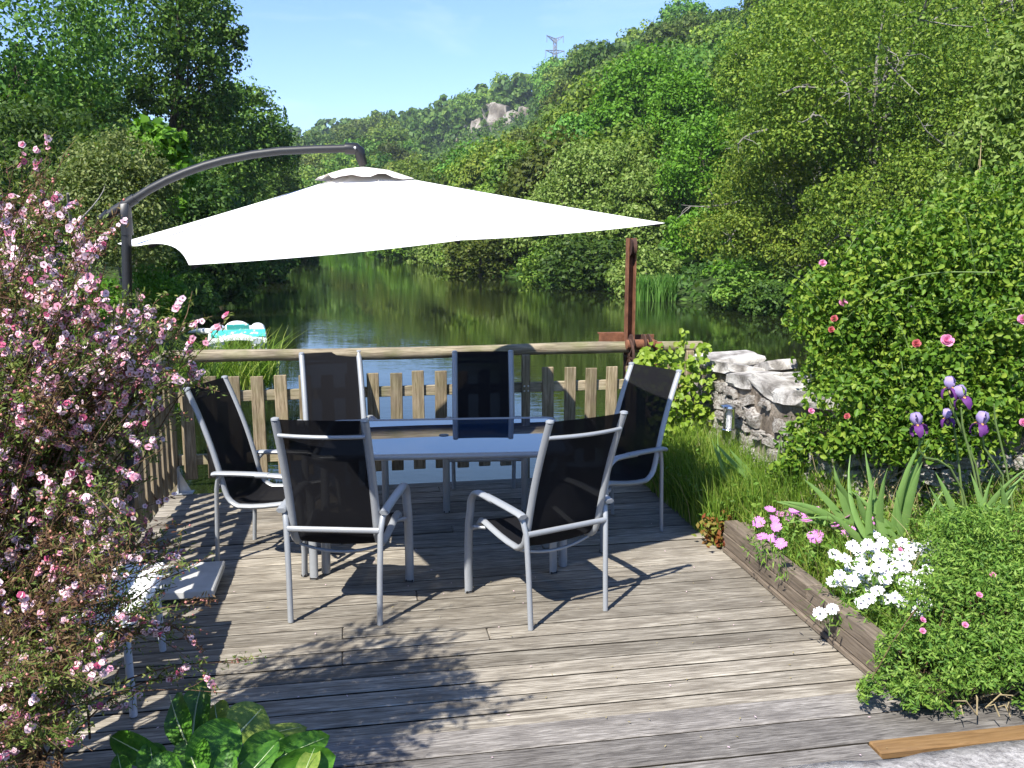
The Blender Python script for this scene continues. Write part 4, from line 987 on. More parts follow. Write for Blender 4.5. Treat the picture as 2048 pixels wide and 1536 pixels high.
# ------------------------------------------------------------------ trees
def bez(a, b, c, n): return [(1 - t) ** 2 * a + 2 * t * (1 - t) * b + t * t * c for t in np.linspace(0, 1, n)]
def crown_mesh(name, blobs, nl, leaf, mat, seed, pr=0.30, per=60, flat=0.7, wild=0.8, lo=0.45, oval=False):
    """blobs: [(centre, radii)]; nl leaves in all spread over puffs; leaf (L, W)"""
    rng = np.random.default_rng(seed); tot = sum(np.prod(r) ** (2 / 3) for _, r in blobs); P, N, PCs = [], [], []
    for c, r in blobs:
        k = max(4, int(nl / per * np.prod(r) ** (2 / 3) / tot)); pc = puffs(c, r, k, rng, lo)
        pp, nn = puff_leaves(pc, pr * np.mean(r) * (0.6 + 0.8 * rng.random(len(pc))), per, rng, flat); P.append(pp); N.append(nn); PCs.append(pc)
    P, N = np.concatenate(P), np.concatenate(N); s = 0.7 + 0.6 * rng.random(len(P))
    V, Q = (oval_leaves if oval else leaves)(P, N, leaf[0] * s, leaf[1] * s, rng, wild)
    return V, Q, np.concatenate(PCs)
def limb_pts(a, b, rng, bend=0.18, n=7):
    a, b = np.asarray(a, float), np.asarray(b, float); L = np.linalg.norm(b - a)
    m = (a + b) / 2 + rng.normal(size=3) * L * bend + np.array([0, 0, L * 0.10]); return bez(a, m, b, n)
def make_tree(name, label, base, blobs, nl, leaf, mat, seed, trunk_r=0.22, bark='bark', limbs=7, bare=0, cat='tree', group=None, pr=0.30, per=60, flat=0.7, stems=1, lo=0.45, wild=0.55):
    base = Vector(base); rng = np.random.default_rng(seed)
    t = thing(name, label, cat, base, 0, group)
    B = np.array(base); loc = [(np.asarray(c, float) - B, np.asarray(r, float)) for c, r in blobs]
    V, Q, PC = crown_mesh('crown', loc, nl, leaf, mat, seed, pr, per, flat, wild, lo)
    cr = link('crown', arr_mesh('crown', V, Q, mat), t)
    topc = max(loc, key=lambda q: q[0][2])[0]
    forks = []
    for s in range(stems):
        off = rng.normal(size=3) * 0.25 * (stems > 1); off[2] = 0
        tip = topc * np.array([0.85, 0.85, 0.95]) + off * 5
        pts = limb_pts(off, tip, rng, 0.06, 9); pts[0] = np.array([off[0], off[1], -0.4])
        rad = [trunk_r * (1.25 if i == 0 else 1 - 0.10 * i) for i in range(9)]
        part('trunk', MB().tube([Vector(p) for p in pts], rad, 9), M[bark], t, 60); forks.append((pts, rad))
    for k in range(limbs):
        pts, rad = forks[k % len(forks)]; i = int(rng.integers(3, 8)); tgt = PC[rng.integers(len(PC))]
        q = limb_pts(pts[i], tgt, rng, 0.14, 8); r0 = rad[i] * 0.55
        lb = MB().tube([Vector(x) for x in q], [r0 * (1 - 0.11 * j) for j in range(8)], 7)
        o = part('limb', lb, M[bark], t, 60)
    if bare:
        tw = MB()
        for k in range(bare):
            c, r = loc[rng.integers(len(loc))]; d = unit((rng.normal(size=3) * np.array([1, 0.7, 0.7]) + np.array([0, -0.9, 0.1]))[None])[0]
            a = c + d * r * 0.55; b = c + d * r * (0.98 + 0.14 * rng.random()) + rng.normal(size=3) * r.mean() * 0.25
            q = limb_pts(a, b, rng, 0.25, 7); rr0 = trunk_r * rng.uniform(0.12, 0.34)
            tw.tube([Vector(x) for x in q], [rr0 * (1 - 0.13 * j) for j in range(7)], 5)
            for _ in range(4):
                j = int(rng.integers(2, 6)); e = q[j] + rng.normal(size=3) * r.mean() * 0.16
                tw.tube([Vector(x) for x in limb_pts(q[j], e, rng, 0.3, 4)], [rr0 * 0.4, rr0 * 0.3, rr0 * 0.22, rr0 * 0.1], 4)
        part('bare_branches', tw, M['greybark'], t, kind='stuff')
    return t
def px_ball(x, y, d, rpx, ry=1.0, rz=1.0, rx=1.0):
    """a crown ball seen at pixel (x, y), distance d, radius rpx pixels"""
    p = at_y(x, y, d); r = rpx * d / F; return (tuple(p), (r * rx, r * ry, r * rz))
def foot_at(x, d, z=None):
    p = at_y(x, 768, d); q = Vector((p.x, d, 0))
    hz_ = hill_z(q.x, q.y); q.z = z if z is not None else (hz_ if hz_ is not None else -0.5); return q

# right bank trees, nearest group (grey branches showing)
GR = 'leafy trees along the right bank'
make_tree('riverside_tree', 'tall yellow-green tree with grey lichened limbs, top right above the roses', foot_at(1760, 30), [px_ball(1750, 130, 30, 235, 0.9, 0.85), px_ball(1600, 230, 30, 150, 0.9, 0.8), px_ball(1880, 270, 29, 160, 0.9, 0.9)], 46000, (0.13, 0.074), M['lf_right'], 1, 0.26, 'greybark', 8, 11, group=GR, pr=0.26, per=70)
make_tree('riverside_tree', 'many-stemmed pale tree leaning over the river right of the rusty post', foot_at(1610, 33), [px_ball(1550, 390, 33, 135, 0.9, 0.85), px_ball(1470, 470, 32, 95, 0.9, 0.65), px_ball(1620, 500, 31, 105, 0.9, 0.6), px_ball(1560, 290, 35, 90)], 38000, (0.125, 0.07), M['lf_right'], 2, 0.16, 'greybark', 8, 8, stems=3, group=GR, pr=0.26, per=70)
make_tree('riverside_tree', 'dense tree with dark hollows behind the rose bush on the right', foot_at(1800, 26), [px_ball(1800, 420, 27, 150, 0.9, 0.8), px_ball(1950, 330, 27, 170, 0.9, 0.9), px_ball(1680, 440, 28, 90), px_ball(2080, 420, 26, 170)], 38000, (0.115, 0.066), M['lf_right'], 3, 0.22, 'greybark', 7, 9, group=GR, pr=0.24, per=70)
make_tree('riverside_tree', 'bushy bright tree at the top right corner of the view', foot_at(1990, 36), [px_ball(1980, 60, 36, 190, 0.9, 0.9), px_ball(2100, 200, 34, 190)], 25000, (0.14, 0.08), M['lf_right'], 4, 0.25, 'greybark', 6, 6, group=GR, pr=0.27, per=70)
make_tree('riverside_tree', 'light green tree on the skyline right of the hill gap', foot_at(1600, 46), [px_ball(1590, 90, 46, 130, 0.9, 0.8), px_ball(1690, 20, 46, 120), px_ball(1510, 150, 47, 80)], 28000, (0.17, 0.10), M['lf_right'], 5, 0.25, 'greybark', 6, 6, group=GR, pr=0.27, per=70)
make_tree('riverside_tree', 'bright deep green tree with overhanging boughs left of the pale many-stemmed tree', foot_at(1420, 44), [px_ball(1420, 330, 44, 95, 0.9, 1.1), px_ball(1400, 470, 42, 75, 0.9, 0.7), px_ball(1480, 560, 38, 70, 0.9, 0.55), px_ball(1380, 230, 50, 80)], 28000, (0.19, 0.115), M['lf_bright'], 6, 0.2, 'bark', 6, 0, group=GR, pr=0.28, per=70)
make_tree('riverside_tree', 'big bright green round-crowned tree on the slope above the pale bush', foot_at(1300, 68), [px_ball(1300, 205, 68, 105, 0.9, 0.95), px_ball(1380, 260, 62, 80), px_ball(1230, 260, 66, 60)], 24000, (0.30, 0.19), M['lf_bright'], 7, 0.28, 'bark', 5, 0, group=GR, pr=0.25, per=60)
make_tree('willow_bush', 'large rounded pale willow bush on the right bank beyond the parasol tip', foot_at(1210, 47), [px_ball(1200, 395, 48, 125, 0.8, 0.85), px_ball(1290, 430, 46, 95, 0.8, 0.9), px_ball(1120, 440, 49, 85, 0.8, 0.85), px_ball(1230, 490, 46, 110, 0.7, 0.55)], 44000, (0.20, 0.11), M['lf_willow'], 8, 0.14, 'bark', 5, 0, 'bush', stems=3, pr=0.20, per=50, lo=0.6)
k = 0
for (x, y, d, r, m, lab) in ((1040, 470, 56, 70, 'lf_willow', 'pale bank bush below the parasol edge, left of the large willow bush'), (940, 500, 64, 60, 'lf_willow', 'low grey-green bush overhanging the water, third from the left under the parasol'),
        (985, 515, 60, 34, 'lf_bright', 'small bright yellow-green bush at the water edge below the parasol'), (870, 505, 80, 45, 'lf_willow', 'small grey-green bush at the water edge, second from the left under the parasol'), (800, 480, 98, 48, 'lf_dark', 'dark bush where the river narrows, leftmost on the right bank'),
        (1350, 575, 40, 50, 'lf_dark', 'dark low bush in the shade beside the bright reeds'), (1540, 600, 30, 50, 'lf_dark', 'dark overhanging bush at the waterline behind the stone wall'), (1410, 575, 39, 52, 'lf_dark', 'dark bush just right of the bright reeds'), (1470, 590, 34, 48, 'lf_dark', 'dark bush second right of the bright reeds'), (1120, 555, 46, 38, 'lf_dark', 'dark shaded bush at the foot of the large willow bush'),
        (1010, 370, 95, 75, 'lf_hill', 'mid green tree above the parasol edge, left of the large willow bush'), (900, 390, 120, 70, 'lf_hill', 'darker tree behind the parasol slope below the rock outcrop'), (780, 420, 140, 60, 'lf_hill', 'tree behind the parasol cap on the right bank')):
    make_tree('bank_bush', lab, foot_at(x, d + (1.5 if d < 110 else 0)), [px_ball(x, y, d, r, 0.9, 0.8), px_ball(x + r * 0.6, y + r * 0.3, d, r * 0.6, 0.9, 0.8), px_ball(x - r * 0.55, y + r * 0.35, d, r * 0.6, 0.9, 0.75)], 9000, (0.0042 * d, 0.0025 * d), M[m], 20 + k, 0.09, 'bark', 4, 0, 'bush' if k < 10 else 'tree', 'bushes and trees on the right bank', pr=0.27, per=50); k += 1
# left bank trees
GLf = 'tall trees on the left bank'
def lfoot(x, d):
    p = at_y(x, 768, d); return Vector((p.x, d, bank_z(p.x, d)))
make_tree('riverside_tree', 'tall dark tree filling the top left corner', lfoot(40, 27), [px_ball(40, 60, 27, 210, 0.9, 0.8), px_ball(-60, 250, 26, 170), px_ball(60, 190, 28, 100)], 17000, (0.16, 0.09), M['lf_left'], 41, 0.24, 'bark', 8, 0, group=GLf, pr=0.26, per=60)
make_tree('riverside_tree', 'tall tree against the sky with a bough reaching right, top left', lfoot(300, 33), [px_ball(300, 70, 33, 165, 0.9, 0.85), px_ball(400, 40, 34, 75), px_ball(462, 75, 34, 42, 0.9, 0.6), px_ball(380, 165, 33, 105), px_ball(220, 200, 32, 90, 0.9, 0.6), px_ball(420, 250, 34, 75)], 25000, (0.16, 0.095), M['lf_left'], 42, 0.26, 'bark', 9, 0, group=GLf, pr=0.25, per=60)
make_tree('riverside_tree', 'rounded mid-distance tree on the left bank behind the parasol arm', lfoot(450, 47), [px_ball(480, 250, 47, 90, 0.9, 0.9), px_ball(430, 330, 46, 95), px_ball(530, 300, 48, 55)], 20000, (0.20, 0.12), M['lf_left'], 43, 0.22, 'bark', 6, 0, group=GLf, pr=0.27, per=60)
make_tree('riverside_tree', 'farther left bank tree just above the parasol arm', lfoot(520, 72), [px_ball(540, 330, 74, 58, 0.9, 0.9), px_ball(500, 390, 70, 60), px_ball(570, 380, 78, 42)], 12000, (0.27, 0.16), M['lf_left'], 44, 0.2, 'bark', 5, 0, group=GLf, pr=0.28, per=60)
make_tree('riverside_tree', 'farthest left bank tree where the river bends away', lfoot(570, 98), [px_ball(585, 400, 100, 38, 0.9, 1.0), px_ball(560, 450, 96, 45), px_ball(600, 470, 102, 26)], 9000, (0.36, 0.2), M['lf_left'], 45, 0.2, 'bark', 5, 0, group=GLf, pr=0.3, per=60)
k = 0
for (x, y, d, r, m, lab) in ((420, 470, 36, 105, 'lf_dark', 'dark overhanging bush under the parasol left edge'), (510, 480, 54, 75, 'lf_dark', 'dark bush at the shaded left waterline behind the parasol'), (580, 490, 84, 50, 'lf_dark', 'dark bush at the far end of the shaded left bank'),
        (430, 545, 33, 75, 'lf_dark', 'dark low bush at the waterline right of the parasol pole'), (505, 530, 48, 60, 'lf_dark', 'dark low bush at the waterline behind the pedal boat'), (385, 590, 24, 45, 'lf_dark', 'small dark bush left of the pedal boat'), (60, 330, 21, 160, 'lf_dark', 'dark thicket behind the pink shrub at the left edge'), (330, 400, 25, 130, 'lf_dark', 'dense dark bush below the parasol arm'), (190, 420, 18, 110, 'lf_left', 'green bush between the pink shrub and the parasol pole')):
    make_tree('bank_bush', lab, lfoot(x - 30, d + 1), [px_ball(x, y, d, r, 0.9, 0.85), px_ball(x + r * 0.5, y + r * 0.4, d, r * 0.6), px_ball(x - r * 0.6, y + r * 0.35, d, r * 0.65)], 13000, (0.0040 * d + 0.04, 0.0024 * d + 0.02), M[m], 60 + k, 0.10, 'bark', 5, 0, 'bush', 'bushes on the left bank', pr=0.27, per=55); k += 1
make_tree('grey_green_shrub', 'airy grey-green small-leaved shrub behind the parasol pole', lfoot(190, 9.6), [px_ball(230, 370, 9.2, 105, 0.8, 1.0), px_ball(300, 380, 9.4, 65), px_ball(150, 400, 9.0, 80), px_ball(240, 470, 9.0, 95)], 26000, (0.040, 0.020), M['lf_olive'], 71, 0.05, 'greybark', 6, 0, 'shrub', stems=3, pr=0.25, per=45)
make_tree('young_maple', 'bright broad-leaved sapling against dark trees above the parasol arm', lfoot(335, 13), [px_ball(330, 300, 12.6, 42, 1, 0.9), px_ball(290, 262, 12.6, 30), px_ball(355, 345, 12.6, 32), px_ball(345, 400, 12.6, 26)], 2200, (0.13, 0.10), M['lf_bright'], 72, 0.03, 'bark', 4, 0, 'tree', pr=0.4, per=20)
make_tree('young_shrub', 'bright green shrub on the bank just beyond the left fence', lfoot(320, 9.5), [px_ball(330, 600, 9.5, 42, 1, 1.2), px_ball(300, 560, 9.6, 32), px_ball(355, 640, 9.5, 26)], 4200, (0.05, 0.022), M['lf_bright'], 73, 0.02, 'bark', 3, 0, 'shrub', pr=0.4, per=30)
make_tree('young_shrub', 'yellow-green shrub behind the parasol crank', lfoot(200, 8), [px_ball(200, 610, 7.8, 60, 1, 0.9), px_ball(160, 680, 7.8, 55), px_ball(230, 720, 7.8, 45)], 5000, (0.045, 0.022), M['lf_bright'], 74, 0.02, 'bark', 3, 0, 'shrub', pr=0.4, per=30)
# ------------------------------------------------------------------ wooded hillside
def hill_proto(seed, nl, leaf, mat, pr=0.3, per=40):
    rng = np.random.default_rng(seed); bl = [((0, 0, 0.05), (0.95, 0.95, 0.75))]
    for k in range(4):
        a = rng.random() * 6.28; bl.append(((0.55 * math.cos(a), 0.55 * math.sin(a), rng.uniform(-0.45, 0.35)), (0.55, 0.55, 0.5)))
    V, Q, _ = crown_mesh('c', [(np.array(c), np.array(r)) for c, r in bl], nl, leaf, mat, seed, pr, per, wild=0.38, lo=0.55)
    return V, Q
def hill_mesh(seed, nl, leaf, mat):
    V, Q = hill_proto(seed, nl, leaf, mat)
    mb = MB().tube([(0, 0, -1.7), (0.02, 0, -0.6), (0, 0, 0.2)], [0.07, 0.05, 0.02], 6)
    V2, Q2 = merge((V, Q), (np.array(mb.v), np.array([f for f in mb.f if len(f) == 4])))
    mi = np.zeros(len(Q2), int); mi[len(Q):] = 1
    return arr_mesh('hill_tree', V2, Q2, [mat, M['bark']], mi)
fine = [hill_mesh(100 + i, 15000, (0.080, 0.052), M['lf_hill']) for i in range(5)]
coarse = [hill_mesh(120 + i, 6000, (0.115, 0.076), M['lf_hill']) for i in range(5)]
hr = np.random.default_rng(77); pts = []; cell = {}
rockpx = [(1020, 235, 60), (905, 285, 40), (960, 250, 70)]
rock_c = [at_y(x, y, 372) for x, y, r in rockpx]
tries = 0
while tries < 26000:
    tries += 1
    i = hr.random() * (NF - 1); j = hr.random() ** 0.9 * (NC + 0.5)
    i0, j0 = int(i), int(j); p = hill[i0, j0] + (hill[i0 + 1, j0] - hill[i0, j0]) * (i - i0) + (hill[i0, j0 + 1] - hill[i0, j0]) * (j - j0)
    if p[1] < 30 or p[2] < 0.6: continue
    d = math.hypot(p[0], p[1]); ux = 1024 + F * p[0] / p[1]
    if ux < 380 or ux > 2350 or d > 720: continue
    if d < 52: continue
    sp = 3.6 + 0.0135 * d
    ck_ = (int(p[0] // 14), int(p[1] // 14)); ok = True
    for a in (-1, 0, 1):
        for b in (-1, 0, 1):
            for q in cell.get((ck_[0] + a, ck_[1] + b), ()):
                if (q[0] - p[0]) ** 2 + (q[1] - p[1]) ** 2 < sp * sp: ok = False
    if not ok: continue
    s = sp * hr.uniform(0.55, 1.12)
    py_ = 768 - F * ((p[1] * math.sin(PITCH) + (p[2] + s - CAMH) * math.cos(PITCH)) / (p[1] * math.cos(PITCH) - (p[2] + s - CAMH) * math.sin(PITCH)))
    tb_ = (ux - 895) / 150                                       # a bare rocky strip on the slope: only scrub there
    rp_ = s * F / d
    if d < 378 and -0.1 - rp_ / 150 < tb_ < 1.1 + rp_ / 150 and abs(py_ - (290 - 70 * min(1, max(0, tb_)))) < 20 + rp_:
        if rp_ > 30 or hr.random() < 0.6: continue
        s *= 0.4
    cell.setdefault(ck_, []).append(p); pts.append((d / s, d, s, p))
def seen(q):                                                   # trees the photograph shows nothing of need not be single things
    _, d, s, p = q; ux = 1024 + F * p[0] / p[1]; return 430 < ux < 2120
vis = sorted([q for q in pts if seen(q)], key=lambda q: q[0]); indiv = vis[:290]; ids = {id(q) for q in indiv}
def place_words(ux, py):
    hz_ = next(w for x, w in ((1600, 'behind the tall tree at the top right'), (1420, 'right of the big bright round-crowned tree'), (1250, 'behind the big bright round-crowned tree'), (1130, 'just right of the pylon'), (1060, 'below the pylon'), (960, 'around the rock outcrop'), (860, 'just left of the rock outcrop'), (760, 'right of the parasol cap'), (660, 'behind the parasol arm end'), (-9e9, 'where the river bends left')) if ux >= x)
    return hz_
for q in indiv:
    _, d, s, p = q; me = (fine if d < 130 else coarse)[int(hr.integers(5))]
    sz = hr.uniform(0.85, 1.25)
    o = link('hill_tree', me, None, (p[0], p[1], p[2] + s * 0.95), (0, 0, hr.random() * 6.28), (s * hr.uniform(0.9, 1.1), s * hr.uniform(0.9, 1.1), s * sz))
    ux = 1024 + F * p[0] / p[1]; k_ = min(range(NF), key=lambda i: (hill[i, NC - 1, 0] - p[0]) ** 2 + (hill[i, NC - 1, 1] - p[1]) ** 2)
    rel_ = p[2] / max(5.0, hill[k_, NC - 1, 2]); lv = 'high on the wooded hill' if rel_ > 0.72 else ('halfway up the wooded hill' if rel_ > 0.3 else 'low on the wooded hill')
    look = 'broad-crowned tree' if s > (3.6 + 0.0135 * d) * 0.85 else 'smaller rounded tree'
    tag(o, look + ' ' + lv + ' ' + place_words(ux, 0), 'tree', 'trees of the hillside wood')
for (x, y, s, w) in ((-24, 30, 4.6, 'first'), (-31, 38, 5.2, 'second'), (-27, 22, 4.0, 'nearest'), (-36, 52, 5.6, 'third'), (-44, 44, 5.4, 'outer'), (-33, 68, 5.6, 'fourth'), (-47, 62, 5.8, 'farther'), (-40, 30, 5.0, 'outermost'), (-40, 88, 6.0, 'last')):
    o = link('bank_tree', fine[int(hr.integers(5))], None, (x, y, bank_z(x, y) + s * 1.15), (0, 0, hr.random() * 6.28), (s, s, s * 1.25))
    tag(o, w + ' tree of the left bank wood behind the tall dark tree', 'tree', 'trees behind the left bank')
rest = [q for q in pts if id(q) not in ids]
prot = [hill_proto(140 + i, 310, (0.30, 0.21), None, per=14) for i in range(4)]
vq = []
for _, d, s, p in rest:
    V, Q = prot[int(hr.integers(4))]; a = hr.random() * 6.28; ca, sa = math.cos(a), math.sin(a)
    R = np.array([[ca, -sa, 0], [sa, ca, 0], [0, 0, 1]]); vq.append((V @ R.T * np.array([s, s, s * hr.uniform(0.85, 1.25)]) + np.array([p[0], p[1], p[2] + s * 0.9]), Q))
V, Q = merge(*vq)
tag(link('far_wood', arr_mesh('far_wood', V, Q, M['lf_far'])), 'far-off wood covering the rest of the valley side', 'wood', None, 'stuff')
# undergrowth between the hill trees
n = 14000; ii = hr.random(n) * (NF - 1.001); jj = hr.random(n) * (NC + 1); i0 = ii.astype(int); j0 = jj.astype(int)
a = hill[i0, j0]; P = a + (hill[i0 + 1, j0] - a) * (ii - i0)[:, None] + (hill[i0, j0 + 1] - a) * (jj - j0)[:, None]
dd = np.hypot(P[:, 0], P[:, 1]); kp = (P[:, 1] > 26) & (np.abs(P[:, 0]) < P[:, 1] * 0.75) & (P[:, 2] > -0.4); P, dd = P[kp], dd[kp]
P = np.repeat(P, 5, 0); dd = np.repeat(dd, 5); s_ = 0.30 + dd * 0.0022
P = P + hr.normal(size=P.shape) * (0.6 + 0.006 * dd)[:, None] * np.array([1, 1, 0.5]) + np.array([0, 0, 0.5])
V, Q = leaves(P, np.tile([0, -0.3, 0.8], (len(P), 1)), s_, s_ * 0.6, hr, 0.8)
tag(link('undergrowth', arr_mesh('undergrowth', V, Q, M['lf_far'])), 'low green undergrowth between the trees of the hillside', 'undergrowth', None, 'stuff')
# low bushes along the right waterline
bmesh_pool = [hill_mesh(160 + i, 5000, (0.10, 0.062), m) for i, m in enumerate((M['lf_hill'], M['lf_willow'], M['lf_dark'], M['lf_bright'], M['lf_hill']))]
for i in range(1, 90):
    t = i / 90; k_ = int(t * (NF - 1)); p = hill[k_, 0] * 0.6 + hill[k_, 1] * 0.4; d = math.hypot(p[0], p[1])
    if p[1] < 24 or p[1] / max(1, abs(p[0])) < 1.3 or d > 260: continue
    s = (1.3 + 0.008 * d) * hr.uniform(0.8, 1.35)
    o = link('waterside_bush', bmesh_pool[int(hr.integers(5))], None, (p[0] + hr.normal() * 0.5, p[1] + hr.uniform(0.3, 1.5), WATER + s * 0.55), (0, 0, hr.random() * 6.28), (s * 1.2, s, s * hr.uniform(0.8, 1.1)))
    ux = 1024 + F * p[0] / p[1]
    wh = next(w for x, w in ((1560, 'behind the rose bush'), (1400, 'behind the stone wall'), (1260, 'beside the rusty post'), (1120, 'under the large willow bush'), (960, 'below the parasol edge'), (840, 'under the middle of the parasol'), (-9e9, 'at the far river bend')) if ux >= x)
    tag(o, 'low bush in the row along the right waterline ' + wh, 'bush', 'low bushes along the right waterline')
n = 8500; ii = 6 + hr.random(n) * 60; jj = hr.random(n) ** 1.4 * 5; i0 = ii.astype(int); j0 = jj.astype(int)
a = hill[i0, j0]; P = a + (hill[i0 + 1, j0] - a) * (ii - i0)[:, None] + (hill[i0, j0 + 1] - a) * (jj - j0)[:, None]
kp = (P[:, 1] > 20) & (P[:, 2] > WATER - 0.05); P = np.repeat(P[kp], 4, 0); P = P + hr.normal(size=P.shape) * np.array([0.25, 0.25, 0.16]) + np.array([0, 0, 0.22])
V, Q = leaves(P, np.tile([0, -0.3, 0.8], (len(P), 1)), 0.30 + 0.14 * hr.random(len(P)), 0.15, hr, 0.7)
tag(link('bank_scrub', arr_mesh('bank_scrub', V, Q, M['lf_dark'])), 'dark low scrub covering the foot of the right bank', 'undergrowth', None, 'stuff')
# rock outcrop
rr2 = np.random.default_rng(5); rock_pool = [stone_mesh('rock', (1, 1, 1), rr2, M['rock'], 0.16, 0.3) for _ in range(6)]
rk = thing('rock_outcrop', 'pale bare rock outcrop breaking through the wooded hillside', 'rocks', rock_c[0])
for (x, y, w, h) in ((1000, 222, 50, 34), (1028, 236, 56, 34), (1004, 246, 54, 26), (985, 216, 30, 24), (1045, 224, 26, 24), (958, 250, 34, 22), (935, 262, 32, 20), (915, 274, 34, 20), (900, 286, 34, 22), (968, 236, 26, 18)):
    Yr = 372 + (1000 - x) * 0.25; kx = Yr / F; p = at_y(x, y, Yr); dn = 14 * kx
    o = link('rock', rock_pool[int(rr2.integers(6))], rk, p - rock_c[0] + Vector((0, 0, -dn)), (rr2.normal() * 0.15, rr2.normal() * 0.25, rr2.random() * 6), (w * kx * 0.85, w * kx * 0.7, h * kx * 0.55 + 2 * dn))
    for _ in range(4):                                          # scrub clinging to the crag
        s = rr2.uniform(0.7, 1.7); tag(link('crag_bush', coarse[int(rr2.integers(5))], None, p + Vector((rr2.normal() * w * kx * 0.45, -w * kx * 0.35, rr2.uniform(-0.7, 0.15) * h * kx)), (0, 0, rr2.random() * 6), s), 'small bush clinging to the rock outcrop on the hill', 'bush', 'bushes on the rock outcrop')
# power line
wires = MB()
# ------------------------------------------------------------------ reeds, bank grass
def clump(name, label, cat, centers, n, H, W, lean, mat, seed, parent_kind=None):
    rng = np.random.default_rng(seed); P = []
    for c, r in centers:
        k = n // len(centers); a = rng.random(k) * 6.28; q = np.sqrt(rng.random(k)) * r
        P.append(np.stack([c[0] + q * np.cos(a), c[1] + q * np.sin(a), np.full(k, c[2])], 1))
    P = np.concatenate(P); m = len(P); h = H * (0.55 + 0.55 * rng.random(m)); ln = rng.normal(size=(m, 2)) * lean * h[:, None]
    b = np.array(centers[0][0]); V, Q = blades(P - b, h, ln, W, rng, 4)
    o = link(name, arr_mesh(name, V, Q, mat), None, tuple(b)); return tag(o, label, cat, None, parent_kind)
p = at_z(1310, 602, WATER)
clump('reeds', 'bright green clump of reeds at the far waterline right of the rusty post', 'reeds', [((p.x, p.y + 0.3, WATER), 0.75), ((p.x - 0.5, p.y + 0.2, WATER), 0.4), ((p.x + 0.55, p.y + 0.4, WATER), 0.4)], 900, 1.25, 0.05, 0.16, M['lf_reed'], 1)
p = at_y(352, 720, 10.5)
clump('tall_grass', 'tall arching green grass on the bank between the left fence and the pedal boat', 'grass', [((p.x, p.y, bank_z(p.x, p.y) - 0.05), 0.45), ((p.x + 0.25, p.y + 1.6, bank_z(p.x + 0.2, p.y + 1.6) - 0.1), 0.5), ((p.x - 0.5, p.y - 0.9, bank_z(p.x - 0.5, p.y - 0.9)), 0.4)], 1500, 0.85, 0.016, 0.42, M['lf_grass'], 3)
rng = np.random.default_rng(9)
n = 9000; i_ = rng.integers(0, 26, n); t = rng.random(n); dst = rng.random(n) * 3.2 + 0.3
a, b = ee[i_], ee[i_ + 1]; P = a + (b - a) * t[:, None]; P[:, 0] -= dst
P[:, 2] = [bank_z(x, y) - 0.03 for x, y in P[:, :2]]
V, Q = blades(P, 0.25 + 0.35 * rng.random(n), rng.normal(size=(n, 2)) * 0.14, 0.014, rng, 3)
tag(link('bank_grass', arr_mesh('bank_grass', V, Q, M['lf_grass'])), 'rough grass along the edge of the left bank', 'grass', None, 'stuff')

# ------------------------------------------------------------------ flower bed
def in_bed(u, v): return u > 2.36 and v > 3.1
rng = np.random.default_rng(31); P = []
while len(P) < 17000:
    u, v = rng.uniform(2.22, 4.4), rng.uniform(3.3, 7.0)
    if v < 5.15 and u < 2.37: continue
    if u > 2.74 and v > 5.15: continue
    if v < 4.9 and rng.random() < 0.45: continue
    if rng.random() < 0.35 and v < 4.6: continue
    P.append(tuple(D(u, v, max(garden_z(u, v), 0.03) - 0.02)))
P = np.array(P); n = len(P); vv = -P[:, 0] * SA + P[:, 1] * CA
h = (0.12 + 0.20 * rng.random(n)) * np.where(vv > 4.9, 1.9, 1.0)
V, Q = blades(P, h, rng.normal(size=(n, 2)) * 0.09 + np.array([-0.02, -0.02]), 0.007, rng, 3)
tag(link('bed_grass', arr_mesh('bed_grass', V, Q, M['lf_grass'])), 'fine grass and weeds filling the flower bed', 'grass', None, 'stuff')
sel = rng.integers(0, n, 700)
V, Q = blades(P[sel], 0.22 + 0.28 * rng.random(700), rng.normal(size=(700, 2)) * 0.16, 0.006, rng, 3)
tag(link('dry_stalks', arr_mesh('dry_stalks', V, Q, M['lf_straw'])), 'straw-coloured dry stalks among the bed grass', 'grass', None, 'stuff')
# leafy weeds low in the bed
n = 9000; k = rng.integers(0, len(P), n)
Pw = P[k] + rng.normal(size=(n, 3)) * np.array([0.03, 0.03, 0.03]) + np.array([0, 0, 0.09]) + np.stack([np.zeros(n), np.zeros(n), rng.random(n) * 0.17 * np.where(vv[k] > 5, 1.4, 1)], 1)
V, Q = leaves(Pw, np.tile([0, 0, 1.0], (n, 1)), 0.028 + 0.02 * rng.random(n), 0.014 + 0.008 * rng.random(n), rng, 0.7)
tag(link('leafy_weeds', arr_mesh('leafy_weeds', V, Q, M['lf_shrub'])), 'small-leaved green weeds spread through the flower bed', 'weeds', None, 'stuff')

